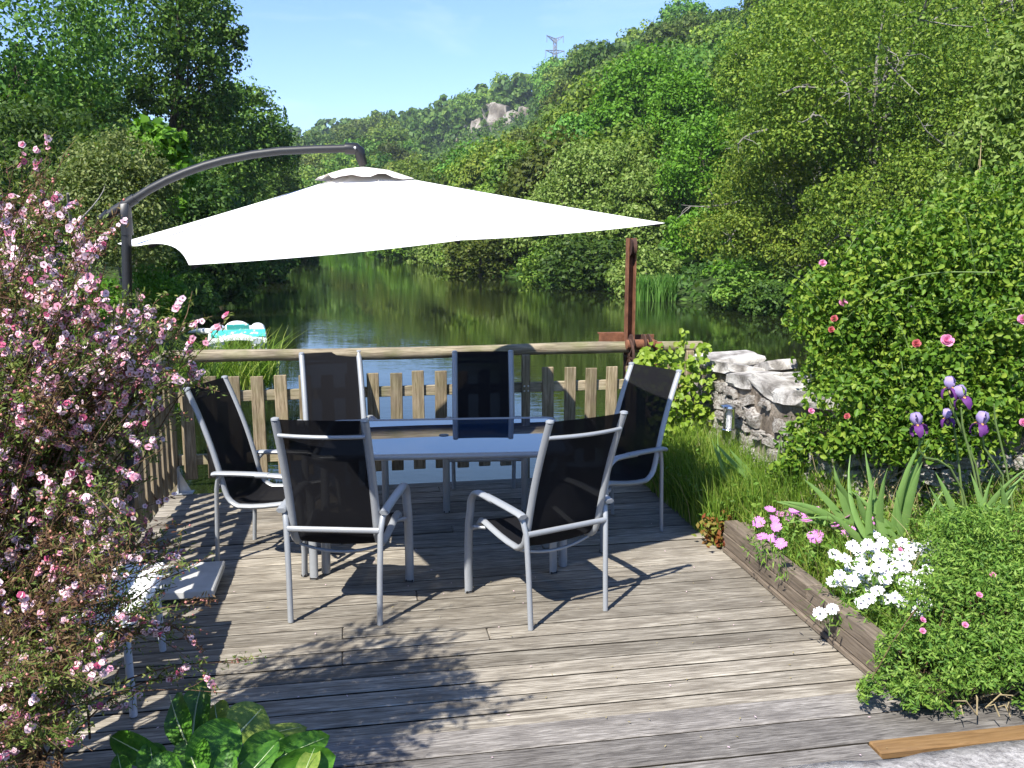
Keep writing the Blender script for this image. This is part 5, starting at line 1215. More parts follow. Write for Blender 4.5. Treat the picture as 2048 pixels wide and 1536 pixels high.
def flower_mesh(name, npet, r0, r1, w, mats, cup=0.2, eye=0.25, rng=None, twist=0.0):
    """petals radiate in the local xy plane; slot 0 petals, slot 1 eye"""
    mb = MB()
    for i in range(npet):
        a = 2 * PI * i / npet + (rng.normal() * 0.06 if rng is not None else 0); ca, sa = math.cos(a), math.sin(a)
        L = r1 * (1 + (rng.normal() * 0.07 if rng is not None else 0)); z1 = cup * L
        pr = [(r0, -w * 0.22, 0), (r0 + (L - r0) * 0.55, -w * 0.5, z1 * 0.45), (L * 0.93, -w * 0.34, z1 * 0.9), (L, 0, z1), (L * 0.93, w * 0.34, z1 * 0.9), (r0 + (L - r0) * 0.55, w * 0.5, z1 * 0.45), (r0, w * 0.22, 0)]
        mb.add([(x * ca - y * sa, x * sa + y * ca, z + (0.0006 if i % 2 else 0)) for x, y, z in pr], [(0, 1, 5, 6), (1, 2, 3, 4, 5)], 0)
    e = eye * r1; mb.lathe([(e, -0.0005), (e * 0.8, e * 0.35), (e * 0.1, e * 0.5)], 7, mi=1)
    return mb.mesh(name, mats)
def orient(n, roll=0.0):
    q = Vector(n).to_track_quat('Z', 'Y'); return (q @ Quaternion((0, 0, 1), roll)).to_euler()
SUNV = Vector((-SX, -SY, 1)).normalized()
def daisies(name, label, spots, mesh_list, fol_r, nfol, group):
    c = sum((s for s in spots), Vector()) / len(spots); u, v = UV(c); gz_ = garden_z(u, v)
    base = Vector((c.x, c.y, gz_)); t = thing(name, label, 'flowers', base, 0, group); r = np.random.default_rng(len(spots))
    st = MB(); fp = []
    for s in spots:
        uu, v2 = UV(s); g = Vector((s.x + r.normal() * 0.05 + (c.x - s.x) * 0.25, s.y + r.normal() * 0.04 + 0.03, max(garden_z(uu, v2), 0.1)))
        st.tube([g - base, (g.lerp(s, 0.6) + Vector((0, 0.015, 0))) - base, s - base], [0.0022, 0.0018, 0.0015], 4, cap=False)
        n = (SUNV * 0.75 + Vector((r.normal() * 0.28, r.normal() * 0.28 - 0.25, 0.55))).normalized()
        link('flower', mesh_list[int(r.integers(len(mesh_list)))], t, s - base, orient(n, r.random() * 6), r.uniform(0.82, 1.12))
    part('stems', st, M['greentwig'], t, kind='stuff')
    k = r.integers(0, len(spots), nfol); S = np.array([tuple(s) for s in spots])
    tt = r.random(nfol); q = S[k] + r.normal(size=(nfol, 3)) * np.array([fol_r, fol_r, 0.02]); q[:, 2] = 0.12 + (S[k][:, 2] - 0.13) * tt
    q[:, :2] += (np.array([c.x, c.y]) - q[:, :2]) * (0.25 * (1 - tt))[:, None]
    V, Q = leaves(q - np.array(base), np.tile([0, -0.2, 0.7], (nfol, 1)), 0.045, 0.009, r, 0.8, np.tile([0, -0.1, 0.8], (nfol, 1)))
    tag(link('foliage', arr_mesh('foliage', V, Q, M['lf_shrub']), t), kind='stuff')
    return t
rg = np.random.default_rng(8)
wm_ = [flower_mesh('flower', 15, 0.006, 0.036, 0.0125, [M['p_white'], M['p_weye']], 0.10, 0.2, rg) for _ in range(3)]
pm_ = [flower_mesh('flower', 18, 0.005, 0.034, 0.0088, [M['p_daisy'], M['p_yeye']], 0.25, 0.22, rg) for _ in range(3)]
wpx = [(1640, 1228), (1665, 1218), (1722, 1207), (1738, 1198), (1750, 1070), (1670, 1110), (1690, 1118), (1705, 1092), (1720, 1105), (1735, 1090), (1735, 1118), (1752, 1098), (1765, 1085), (1780, 1092), (1805, 1085), (1830, 1092), (1880, 1082), (1872, 1108), (1890, 1104), (1665, 1165), (1680, 1150), (1700, 1140), (1715, 1152), (1725, 1138), (1742, 1142), (1758, 1135), (1772, 1142), (1790, 1135), (1760, 1118), (1782, 1116), (1800, 1110), (1818, 1112), (1838, 1118), (1850, 1102), (1808, 1132), (1822, 1142), (1838, 1150), (1748, 1160), (1735, 1170), (1770, 1160), (1795, 1158), (1812, 1165), (1845, 1170), (1690, 1165), (1840, 1185), (1825, 1178), (1775, 1200), (1790, 1196), (1805, 1205), (1830, 1212), (1848, 1208), (1862, 1216), (1755, 1182), (1838, 1222), (1700, 1175), (1822, 1095), (1860, 1090), (1868, 1130), (1855, 1140), (1758, 1172), (1718, 1125), (1705, 1162)]
wsp = [at_z(x, y, 0.29 + 0.05 * math.sin(i * 2.3) + (0.06 if y < 1150 else 0) - (0.10 if i < 2 else 0)) for i, (x, y) in enumerate(wpx)]
daisies('white_daisies', 'spreading clump of white daisies with dark eyes in the flower bed', wsp, wm_, 0.05, 2600, 'daisies of the flower bed')
ppx = [(1517, 1045), (1548, 1040), (1560, 1030), (1575, 1020), (1590, 1022), (1605, 1032), (1580, 1035), (1612, 1042), (1632, 1022), (1655, 1040), (1672, 1048), (1690, 1035), (1692, 1067), (1675, 1055), (1552, 1055), (1525, 1075), (1545, 1078), (1562, 1088), (1625, 1072), (1632, 1082), (1745, 1043), (1700, 1062), (1635, 1068), (1608, 1016), (1540, 1020)]
psp = [at_z(x, y, 0.32 + 0.05 * math.sin(i * 1.9)) for i, (x, y) in enumerate(ppx)]
daisies('pink_daisies', 'clump of orchid pink daisies beside the board edging', psp, pm_, 0.06, 1500, 'daisies of the flower bed')

# irises
def sword(L, W, bend, seed):
    r = np.random.default_rng(seed); n = 7; V = []
    for i in range(n + 1):
        t = i / n; w = W * (1 - 0.25 * t) * (1 - t ** 4) + 0.0005; x = bend * t ** 2 * L; z = L * (t - 0.12 * abs(bend) * t ** 3)
        V += [(x - w / 2, 0.004, z), (x, -0.003, z), (x + w / 2, 0.004, z)]
    fs = [(3 * i + j, 3 * i + j + 1, 3 * i + j + 4, 3 * i + j + 3) for i in range(n) for j in (0, 1)]
    return MB().add(V, fs).mesh('leaf', M['lf_iris'], True)
sw = [sword(1.0, 0.060, b, i) for i, b in enumerate((-0.25, -0.1, 0.05, 0.2, 0.35))]
def iris_fan(label, spec, root_px, Y):
    b = at_y(root_px[0], root_px[1], Y); u, v = UV(b); b.z = garden_z(u, v) - 0.02
    t = thing('iris_plant', label, 'iris', b, 0, 'iris plants in the bed'); r = random.Random(int(root_px[0]))
    for (x0, y0, x1, y1) in spec:
        p0 = at_y(x0, y0, Y + r.uniform(-0.06, 0.06)); p0.z = max(p0.z, b.z + 0.0) if y0 < 1090 else b.z
        p1 = at_y(x1, y1, Y + r.uniform(-0.08, 0.05)); d = p1 - p0; L = d.length
        x = Vector((1, r.uniform(-0.35, 0.35), 0)); z = d.normalized(); yv = z.cross(x).normalized(); x = yv.cross(z)
        R = Matrix((x, yv, z)).transposed(); o = link('leaf', sw[r.randrange(5)], t, p0 - b); o.rotation_euler = R.to_euler(); o.scale = (min(1.0, 0.55 + L * 0.5), 1, L)
    return t
f1 = iris_fan('fan of pale green sword leaves left of the purple irises', [(1790, 1100, 1717, 905), (1800, 1090, 1745, 893), (1795, 1100, 1762, 915), (1800, 1080, 1796, 885), (1808, 1060, 1830, 922), (1780, 1100, 1707, 950), (1760, 1090, 1690, 975), (1815, 1100, 1775, 960), (1820, 1110, 1780, 985), (1740, 1080, 1640, 965), (1770, 1105, 1670, 1000), (1830, 1110, 1800, 990), (1805, 1110, 1725, 985), (1850, 1100, 1815, 1000), (1745, 1060, 1700, 990)], (1790, 1100), 4.72)
f2 = iris_fan('fan of sword leaves below the rightmost iris flower', [(1950, 1090, 1905, 935), (1960, 1080, 1950, 930), (1975, 1095, 1925, 965), (1990, 1090, 1975, 940), (2010, 1080, 2030, 960), (2000, 1100, 1945, 1000), (1940, 1090, 1885, 960), (2030, 1090, 1985, 990), (1985, 1060, 2000, 945)], (1970, 1085), 4.62)
f4 = iris_fan('low fan of sword leaves between the pink daisies and the stone wall', [(1690, 1060, 1600, 955), (1700, 1060, 1625, 940), (1710, 1065, 1655, 935), (1720, 1060, 1690, 940), (1680, 1060, 1570, 985), (1730, 1065, 1640, 990), (1700, 1070, 1610, 1000)], (1700, 1060), 5.0)
f3 = iris_fan('small fan of green sword leaves in front of the solar lamp', [(1530, 985, 1425, 895), (1540, 985, 1450, 905), (1555, 990, 1440, 930), (1560, 985, 1490, 900), (1575, 990, 1520, 895), (1590, 985, 1555, 900), (1500, 990, 1395, 915), (1520, 990, 1405, 950), (1480, 985, 1390, 925)], (1530, 990), 5.75)
def iris_flower_mesh():
    mb = MB()
    def petal_(a, prof, w, mi):
        ca, sa = math.cos(a), math.sin(a); V = []; n = len(prof)
        for k, (r, z) in enumerate(prof):
            t = k / (n - 1); ww = w * math.sin(PI * (0.12 + 0.80 * t)) ** 0.8
            for s in (-1, -0.4, 0.4, 1):
                rr = r + (-0.004 if abs(s) == 1 else 0.002) ; y = s * ww / 2; V.append((rr * ca - y * sa, rr * sa + y * ca, z + 0.004 * math.sin(s * 5 + k * 2)))
        mb.add(V, [(4 * k + j, 4 * k + j + 1, 4 * k + j + 5, 4 * k + j + 4) for k in range(n - 1) for j in range(3)], mi)
    for k in range(3):
        a = 2 * PI * k / 3; petal_(a + PI / 3, [(0.004, 0.0), (0.022, 0.022), (0.028, 0.045), (0.018, 0.066), (0.002, 0.074)], 0.050, 0)
        petal_(a, [(0.004, 0.002), (0.026, 0.006), (0.042, -0.008), (0.048, -0.032), (0.042, -0.054)], 0.046, 1)
        petal_(a, [(0.003, 0.005), (0.018, 0.013), (0.032, 0.004)], 0.016, 2)
    mb.lathe([(0.006, -0.03), (0.009, -0.015), (0.005, 0.004)], 7, mi=3)
    me = mb.mesh('flower', [M['p_lilac'], M['p_violet'], M['p_beard'], M['paletwig']], True); return me
IF = iris_flower_mesh()
def iris_stem(label, fl, path, Y):
    pts = [at_y(x, y, Y + 0.02 * i) for i, (x, y) in enumerate(path)]; b = pts[-1].copy(); b.z = garden_z(*UV(b))
    t = thing('iris_flower_stem', label, 'iris', b, 0, 'iris flower stems'); r = random.Random(int(path[0][0]))
    part('stem', MB().tube([p - b for p in pts] + [Vector((0, 0, -0.02))], [0.004] + [0.006] * (len(pts) - 1) + [0.007], 6), M['greentwig'], t, 60)
    for (x, y, s) in fl: link('flower', IF, t, at_y(x, y, Y) - b, (r.uniform(-0.25, 0.25), r.uniform(-0.25, 0.25), r.uniform(0, 2)), s)
    return t
iris_stem('highest of the purple irises, topmost flower of the group', [(1900, 778, 0.92)], [(1898, 800), (1910, 830), (1930, 875), (1952, 930), (1965, 1000), (1968, 1060)], 4.66)
iris_stem('purple iris with drooping violet petals just right of the highest iris', [(1925, 797, 1.0)], [(1922, 815), (1925, 850), (1932, 880), (1945, 930), (1960, 1000), (1964, 1060)], 4.62)
iris_stem('leftmost purple iris flower on a curving stem', [(1836, 852, 1.0)], [(1838, 872), (1838, 900), (1850, 915), (1875, 920), (1900, 935), (1925, 980), (1945, 1060)], 4.64)
iris_stem('small dim iris flower behind the crossing stems', [(1895, 838, 0.8)], [(1908, 850), (1912, 880), (1918, 930), (1925, 1000), (1930, 1070)], 4.85)
iris_stem('rightmost purple iris flower above withered petals', [(1962, 850, 1.0)], [(1964, 868), (1968, 895), (1985, 920), (2005, 950), (2012, 1060)], 4.6)
iris_stem('withered iris stem with dry brown seed heads right of the rightmost iris', [], [(1988, 808), (1990, 840), (2000, 880), (2012, 930), (2022, 990), (2030, 1060)], 4.72)

# flecks of petals and dry leaf bits on the boards
rng = np.random.default_rng(12); n = 230; q = np.array([tuple(D(rng.uniform(-1.3, 2.2), rng.uniform(2.75, 6.8), 0.012 + 0.03 * 0)) for _ in range(n)])
vv3 = -q[:, 0] * SA + q[:, 1] * CA; q[:, 2] = np.where(vv3 < 3.31, 0.042, 0.009)
V, Q = leaves(q, np.tile([0, 0, 1.0], (n, 1)), 0.008 + 0.012 * rng.random(n), 0.006, rng, 0.12)
tag(link('fallen_petals', arr_mesh('fallen_petals', V, Q, [M['p_pale'], M['lf_straw']], (rng.random(n) < 0.6).astype(int))), 'small fallen petals and dry leaf bits scattered on the deck boards', 'litter', None, 'stuff')
# small weed with reddening leaves at the planter corner
p = D(2.27, 5.2, 0.02); rng = np.random.default_rng(3); n = 330
q = rng.normal(size=(n, 3)) * np.array([0.055, 0.05, 0.05]) + np.array([0, 0, 0.08])
V, Q = leaves(q, np.tile([0, -0.4, 0.7], (n, 1)), 0.045, 0.028, rng, 0.6)
tag(link('red_weed', arr_mesh('red_weed', V, Q, M['lf_redweed']), None, p), 'small weed with reddening leaves at the far end of the board edging', 'weed', None, 'stuff')

# ------------------------------------------------------------------ leafy shrubs on the right
def shrub(name, label, base, blobs, nl, leaf, mat, seed, twigs=40, tmat='twig', pr=0.22, per=40, cat='shrub', tdir=None, wild=0.8, lo=0.45, oval=True):
    t = thing(name, label, cat, base, 0); b = np.array(base); rng = np.random.default_rng(seed)
    V, Q, PC = crown_mesh('f', [(np.array(c) - b, np.array(r)) for c, r in blobs], nl, leaf, mat, seed, pr, per, 0.8, wild, lo, oval)
    tag(link('foliage', arr_mesh('foliage', V, Q, mat), t), kind='stuff')
    tw = MB()
    for k in range(twigs):
        e = PC[rng.integers(len(PC))]; s = np.array([rng.normal() * 0.12, rng.normal() * 0.12, -0.02]); q = limb_pts(s, e, rng, 0.12, 6); r0 = rng.uniform(0.003, 0.008)
        tw.tube([Vector(x) for x in q], [r0 * (1 - 0.14 * j) for j in range(6)], 5)
    part('stems', tw, M[tmat], t, kind='stuff'); return t, PC
def P3(x, y, Y): return tuple(at_y(x, y, Y))
rb_ = D(3.9, 5.9, 0.35)
rose, RPC = shrub('rose_bush', 'large rambling rose bush with scattered pink blooms on the right', rb_, [(P3(1830, 640, 5.9), (0.78, 0.6, 0.62)), (P3(1990, 560, 6.0), (0.75, 0.6, 0.70)), (P3(1690, 640, 6.2), (0.38, 0.4, 0.40)), (P3(1850, 780, 5.4), (0.75, 0.3, 0.30)), (P3(2030, 760, 5.3), (0.55, 0.4, 0.5)), (P3(1690, 750, 5.9), (0.30, 0.3, 0.26))], 30000, (0.043, 0.026), M['lf_rose'], 91, 60, 'greentwig', 0.24, 32, 'rose bush', lo=0.35)
def rose_mesh(m):
    mb = MB()
    for npet, r1, w, cup in ((6, 0.031, 0.032, 0.35), (5, 0.024, 0.027, 0.9), (5, 0.015, 0.02, 1.7), (4, 0.008, 0.012, 2.6)):
        f = flower_mesh('b', npet, 0.001, r1, w, [m, m], cup, 0.1, rg); mb.add([v.co[:] for v in f.vertices], [tuple(p.vertices) for p in f.polygons]); bpy.data.meshes.remove(f)
    return mb.mesh('bloom', m, True)
rm = [rose_mesh(M['p_rose']), rose_mesh(M['p_rosered'])]
sp_, st_ = [], []
sprig = MB(); rr_g = np.random.default_rng(66)
for k in range(170):                                          # loose shoots breaking the outline
    o = RPC[rr_g.integers(len(RPC))]; d = unit((rr_g.normal(size=3) * np.array([0.8, 0.5, 0.5]) + np.array([-0.15, -0.35, 0.75]))[None])[0]; ln = rr_g.uniform(0.16, 0.42)
    e_ = o + d * ln + np.array([0, -0.05, -0.10 * ln]); q = bez(o, o + d * ln * 0.6 + np.array([0, 0, 0.05]), e_, 7)
    sprig.tube([Vector(x) for x in q], [0.0028 - 0.0003 * j for j in range(7)], 4, cap=False)
    for x in q[1:]:
        for _ in range(4): sp_.append(x + rr_g.normal(size=3) * 0.022)
part('shoots', sprig, M['greentwig'], rose, kind='stuff')
V, Q = oval_leaves(np.array(sp_), np.tile([0, -0.3, 0.8], (len(sp_), 1)), 0.042, 0.025, rr_g, 0.6)
tag(link('shoot_leaves', arr_mesh('shoot_leaves', V, Q, M['lf_rose']), rose), kind='stuff')
for (x, y, Y, k, s) in ((1893, 682, 5.3, 0, 1.25), (1645, 527, 5.9, 0, 0.8), (1685, 606, 5.8, 0, 0.9), (1668, 638, 5.75, 1, 0.75), (1662, 660, 5.75, 1, 0.7), (1832, 688, 5.35, 1, 0.85), (2045, 640, 5.1, 0, 1.0), (1622, 822, 5.35, 0, 0.6), (1694, 833, 5.3, 1, 0.6), (2046, 846, 4.9, 0, 0.8)):
    link('bloom', rm[k], rose, at_y(x, y, Y - 0.12) - rb_, orient((random.uniform(-0.4, 0.2), -0.8, 0.5)), s)
for path in (((2060, 612), (1990, 624), (1930, 648), (1880, 668), (1850, 690)), ((1990, 545), (1880, 545), (1800, 560), (1740, 590), (1690, 640)), ((1930, 430), (1945, 500), (1950, 560), (1940, 620)), ((1700, 860), (1690, 880), (1660, 930), (1640, 970)), ((1560, 535), (1600, 560), (1640, 600))):
    pts = [at_y(x, y, 5.25 + 0.1 * i) - rb_ for i, (x, y) in enumerate(path)]
    q = []
    for i in range(len(pts) - 1):                             # smooth curve through the points
        a, b, c, d = pts[max(0, i - 1)], pts[i], pts[i + 1], pts[min(len(pts) - 1, i + 2)]
        for t in (0, 0.25, 0.5, 0.75): q.append(0.5 * ((2 * b) + (c - a) * t + (2 * a - 5 * b + 4 * c - d) * t * t + (3 * b - a - 3 * c + d) * t ** 3))
    q.append(pts[-1])
    part('cane', MB().tube(q, [0.0042 * (1 - 0.6 * i / len(q)) for i in range(len(q))], 6), M['greentwig'], rose)

cb = D(3.1, 4.95, 0.2)
shrub('low_rose', 'low arching rose sprays hanging over the stone wall face', cb, [(P3(1640, 880, 5.5), (0.22, 0.2, 0.16)), (P3(1740, 880, 5.35), (0.30, 0.2, 0.17)), (P3(1600, 930, 5.5), (0.18, 0.15, 0.10)), (P3(1850, 880, 5.2), (0.40, 0.2, 0.14))], 3600, (0.044, 0.025), M['lf_rose'], 92, 26, 'paletwig', 0.4, 18, 'rose')
gb = D(2.95, 3.9, 0.15)
gs, GPC = shrub('feathery_shrub', 'low feathery green shrub spilling over the step at bottom right', gb, [(P3(1960, 1230, 3.75), (0.34, 0.35, 0.26)), (P3(1870, 1330, 3.55), (0.26, 0.25, 0.16)), (P3(2030, 1120, 4.0), (0.36, 0.35, 0.26)), (P3(1960, 1080, 4.25), (0.30, 0.3, 0.14)), (P3(1800, 1385, 3.42), (0.18, 0.12, 0.07)), (P3(2050, 1320, 3.5), (0.25, 0.25, 0.2))], 40000, (0.026, 0.0085), M['lf_shrub'], 93, 60, 'twig', 0.2, 45, wild=0.6, oval=False)
fsp, fst, fg = [], MB(), np.random.default_rng(88)
for k in range(260):                                          # feathery shoots standing out of the mound
    o = GPC[fg.integers(len(GPC))]; d = unit((fg.normal(size=3) * np.array([0.7, 0.6, 0.35]) + np.array([-0.1, -0.3, 0.75]))[None])[0]; ln = fg.uniform(0.05, 0.13)
    q = [o + d * ln * t for t in (0, 0.35, 0.7, 1.0)]; fst.tube([Vector(x) for x in q], [0.0014, 0.0012, 0.001, 0.0006], 3, cap=False)
    for t in np.linspace(0.15, 1, 13): fsp.append((o + d * ln * t + fg.normal(size=3) * 0.006, d + fg.normal(size=3) * 0.6))
part('shoots', fst, M['greentwig'], gs, kind='stuff')
V, Q = leaves(np.array([a for a, _ in fsp]), np.tile([0, -0.3, 0.8], (len(fsp), 1)), 0.026, 0.008, fg, 0.7, np.array([b for _, b in fsp]))
tag(link('shoot_leaves', arr_mesh('shoot_leaves', V, Q, M['lf_shrub']), gs), kind='stuff')
for (x, y, Y) in ((1845, 1262, 3.45), (1930, 1250, 3.4), (1958, 1190, 3.5), (1845, 1240, 3.5), (1985, 1150, 3.6), (1800, 1100, 4.2)):
    link('bloom', rm[0], gs, at_y(x, y, Y) - gb, orient((random.uniform(-0.3, 0.3), -0.6, 0.7)), 0.42)
shrub('tall_bush', 'tall sparse pale green bush at the right edge behind the roses', D(5.6, 6.6, 0.2), [(P3(1985, 330, 8.2), (0.40, 0.4, 0.55)), (P3(2050, 180, 8.4), (0.36, 0.4, 0.55)), (P3(1945, 440, 8.0), (0.35, 0.35, 0.4)), (P3(2040, 420, 8.0), (0.4, 0.4, 0.4))], 9000, (0.062, 0.034), M['lf_willow'], 75, 26, 'paletwig', 0.32, 26, 'bush')
# dry roots at the bottom right corner
rt = MB(); rr3 = random.Random(6); base = at_z(2010, 1400, 0.06)
for k in range(26):
    a = at_z(1960 + rr3.uniform(-60, 90), 1385 + rr3.uniform(-30, 50), 0.06 + rr3.uniform(0, 0.05)) - base; b = a + Vector((rr3.uniform(-0.15, 0.15), rr3.uniform(-0.1, 0.1), rr3.uniform(0.0, 0.10)))
    rt.tube([a, (a + b) / 2 + Vector((0, 0, 0.03)), b], [0.003, 0.003, 0.0015], 5)
tag(link('dry_twigs', rt.mesh('dry_twigs', M['paletwig']), None, base), 'tangle of dry brown twigs under the feathery shrub in the bottom right corner', 'twigs')
# vine on the wall end
vb = D(2.62, 6.9, 0.1); rng = np.random.default_rng(14)
vine = thing('climbing_vine', 'bright yellow-green climbing vine between the winch and the stone wall', 'vine', vb)
vl = MB().add([(0, 0, 0), (0.3, -0.35, 0.06), (0.62, -0.40, 0.03), (0.8, -0.2, 0.0), (1, 0, -0.05), (0.8, 0.2, 0.0), (0.62, 0.40, 0.03), (0.3, 0.35, 0.06)], [(0, 1, 2, 3, 4), (0, 4, 5, 6, 7)]).mesh('leaf', M['lf_vine'], True)
vpos = []
vine_cols = [(1290, 700, 760), (1320, 690, 860), (1345, 700, 950), (1365, 665, 960), (1385, 720, 930), (1405, 690, 850), (1300, 715, 790), (1335, 740, 960), (1375, 760, 960)]
tw = MB()
for (x, ya, yb) in vine_cols:
    Y = 6.98 + rng.uniform(-0.05, 0.1); pts = [at_y(x + 8 * math.sin(y * 0.03), y, Y) - vb for y in np.linspace(ya, yb, 9)]
    tw.tube(pts, 0.0035, 5)
    for _ in range(105):
        y = rng.uniform(ya - 4, yb); w_ = 16 if y > ya + 40 else 7
        vpos.append(at_y(x + rng.normal() * w_, y, Y - 0.03 - abs(rng.normal()) * 0.07))
part('stems', tw, M['greentwig'], vine, kind='stuff')
vs2, vq2 = [], []
for k, p in enumerate(vpos):
    n_ = Vector((rng.normal() * 0.5 - 0.25, -0.7 + rng.normal() * 0.4, 0.55 + rng.normal() * 0.3)); s = rng.uniform(0.035, 0.066)
    if k % 3 == 0 and k < 880: link('leaf', vl, vine, p - vb, orient(n_, rng.random() * 6.28), s)
    else: vs2.append(tuple(p - vb)); vq2.append(tuple(n_))
V, Q = oval_leaves(np.array(vs2), np.array(vq2), 0.052, 0.046, rng, 0.3)
tag(link('foliage', arr_mesh('foliage', V, Q, M['lf_vine']), vine), kind='stuff')

# ------------------------------------------------------------------ pink tea-tree shrub on the left
rng = np.random.default_rng(52)
TB = Vector((-1.80, 2.75, 0.10))
tea = thing('flowering_shrub', 'tall arching shrub covered in small pink blossom on the left', 'shrub', TB)
regions = [  # px x range, px y range, distance range, shoots, blossom weight
    (-80, 130, 300, 520, 2.35, 2.95, 26, 1.1), (-80, 220, 430, 760, 2.15, 2.85, 46, 1.3), (120, 330, 600, 800, 2.20, 2.75, 26, 1.3), (-80, 215, 700, 1000, 2.05, 2.75, 36, 0.6),
    (240, 420, 640, 760, 2.25, 2.65, 12, 1.0), (200, 360, 830, 1050, 2.25, 2.75, 6, 0.6), (60, 390, 1010, 1130, 2.15, 2.65, 24, 0.6), (-80, 260, 1000, 1300, 1.95, 2.55, 26, 0.22), (200, 380, 1120, 1290, 2.15, 2.65, 15, 0.45), (-60, 230, 1250, 1520, 1.95, 2.45, 24, 0.2), (330, 520, 1220, 1390, 2.25, 2.65, 6, 0.5)]
stems, twl, leafP, leafT, redP, redT, fl, buds = MB(), MB(), [], [], [], [], [], []
for (x0, x1, y0, y1, Y0, Y1, cnt, wgt) in regions:
    for _ in range(int(cnt * 1.25)):
        tip = np.array(at_y(rng.uniform(x0, x1), rng.uniform(y0, y1), rng.uniform(Y0, Y1)))
        root = np.array(TB) + rng.normal(size=3) * np.array([0.10, 0.14, 0]); L = np.linalg.norm(tip - root)
        mid = root * 0.45 + tip * 0.55 + np.array([-0.12, 0, 0.20 * L]) + rng.normal(size=3) * 0.07
        q = bez(root, mid, tip, 12); stems.tube([Vector(x) - TB for x in q], [0.0050 * (1 - 0.075 * j) for j in range(12)], 5, cap=False)
        red = rng.random() < (0.20 if y0 < 1000 else 0.35)
        for s in range(13 if (y0 < 1000 or y0 >= 1250) else 9):               # side shoots on the outer half
            t = rng.uniform(0.38, 1.0); i = min(10, int(t * 11)); o = q[i] + (q[i + 1] - q[i]) * (t * 11 - i); ax = unit((q[min(11, i + 1)] - q[max(0, i - 1)])[None])[0]
            d = unit((ax * 0.9 + rng.normal(size=3) * 0.65 + np.array([0.05, -0.05, 0.12]))[None])[0]; ln = rng.uniform(0.06, 0.17); e = o + d * ln
            twl.tube([Vector(o) - TB, Vector((o + e) / 2 + rng.normal(size=3) * 0.006) - TB, Vector(e) - TB], [0.0016, 0.0013, 0.0008], 3, cap=False)
            m = 28 if (y0 < 1000 or y0 >= 1250) else 20; tt = rng.random(m)[:, None]; pos = o + (e - o) * tt + rng.normal(size=(m, 3)) * 0.009; td = np.tile(d * 0.7, (m, 1)) + rng.normal(size=(m, 3)) * 0.5
            (redP if red else leafP).append(pos + unit(td) * 0.005); (redT if red else leafT).append(td)
            hot = rng.random() < 0.42 * wgt + 0.05
            if hot:
                for _f in range(int(rng.integers(5, 14))):
                    tt_ = rng.uniform(0.35, 1.0); nn = unit((rng.normal(size=3) * 0.7 + np.array([0.1, -0.75, 0.35]))[None])[0]; fl.append((o + (e - o) * tt_ + nn * 0.008, nn, rng.random()))
            for _b in range(int(rng.integers(0, 4 if wgt > 0.4 else 2))): buds.append(o + (e - o) * rng.uniform(0.3, 1.05) + rng.normal(size=3) * 0.006)
part('stems', stems, M['twig'], tea, kind='stuff'); part('twigs', twl, M['twig'], tea, kind='stuff')
for nm, PP, TT, mt in (('foliage', leafP, leafT, 'lf_tea'), ('reddish_foliage', redP, redT, 'lf_teared')):
    PP, TT = np.concatenate(PP), np.concatenate(TT); m = len(PP)
    V, Q = leaves(PP - np.array(TB), np.tile([0, -0.3, 0.6], (m, 1)), 0.014 + 0.010 * rng.random(m), 0.0052, rng, 0.9, TT)
    tag(link(nm, arr_mesh(nm, V, Q, M[mt]), tea), kind='stuff')
fm = [flower_mesh('blossom', 5, 0.0012, 0.0084, 0.0086, [M[p], M['p_eye']], 0.12, e, rg) for p, e in (('p_pale', 0.22), ('p_pink', 0.25), ('p_deep', 0.27), ('p_pale', 0.16))]
order = sorted(range(len(fl)), key=lambda i: fl[i][0][1])
def fkind(r): return 0 if r < 0.46 else (3 if r < 0.66 else (1 if r < 0.92 else 2))
def in_view(p): x = 1024 + F * p[0] / (p[1] * math.cos(PITCH) - (p[2] - CAMH) * math.sin(PITCH)); return x > -10
show = [i for i in order if in_view(fl[i][0])][:300]; shs = set(show)
for i in show:
    p, nn, r = fl[i]; link('blossom', fm[fkind(r)], tea, Vector(p) - TB, orient(nn, r * 40), 0.85 + 0.4 * ((r * 13) % 1))
def low_blossom(k):                                           # the farther blossoms: plain kite-shaped petals
    mb = MB()
    for i in range(5):
        a = 2 * PI * i / 5; ca, sa = math.cos(a), math.sin(a)
        mb.add([(x * ca - y * sa, x * sa + y * ca, z) for x, y, z in ((0.001, 0, 0), (0.0058, -0.0044, 0.0006), (0.0086, 0, 0.001), (0.0058, 0.0044, 0.0006))], [(0, 1, 2, 3)], 0)
    mb.add([(0.0021 * math.cos(t), 0.0021 * math.sin(t), 0.0007) for t in (0, 1.257, 2.513, 3.77, 5.027)], [(0, 1, 2, 3, 4)], 1)
    return mb.mesh('low', list(fm[k].materials))
arrs = {}
for i in range(len(fl)):
    if i in shs: continue
    p, nn, r = fl[i]; arrs.setdefault(fkind(r), []).append((Vector(p) - TB, nn, r))
for kk, lst in arrs.items():
    me0 = low_blossom(kk); vs0 = np.array([v.co[:] for v in me0.vertices]); fs0 = [tuple(p.vertices) for p in me0.polygons]; mi0 = [p.material_index for p in me0.polygons]; mb = MB()
    for p, nn, r in lst:
        R = np.array(Vector(nn).to_track_quat('Z', 'Y').to_matrix()); vv_ = vs0 @ R.T * (0.85 + 0.4 * ((r * 13) % 1)) + np.array(p)
        b = len(mb.v); mb.v += [tuple(x) for x in vv_]; mb.f += [tuple(i + b for i in f) for f in fs0]; mb.m += mi0
    tag(link('blossom_mass', mb.mesh('blossom_mass', list(me0.materials)), tea), kind='stuff')
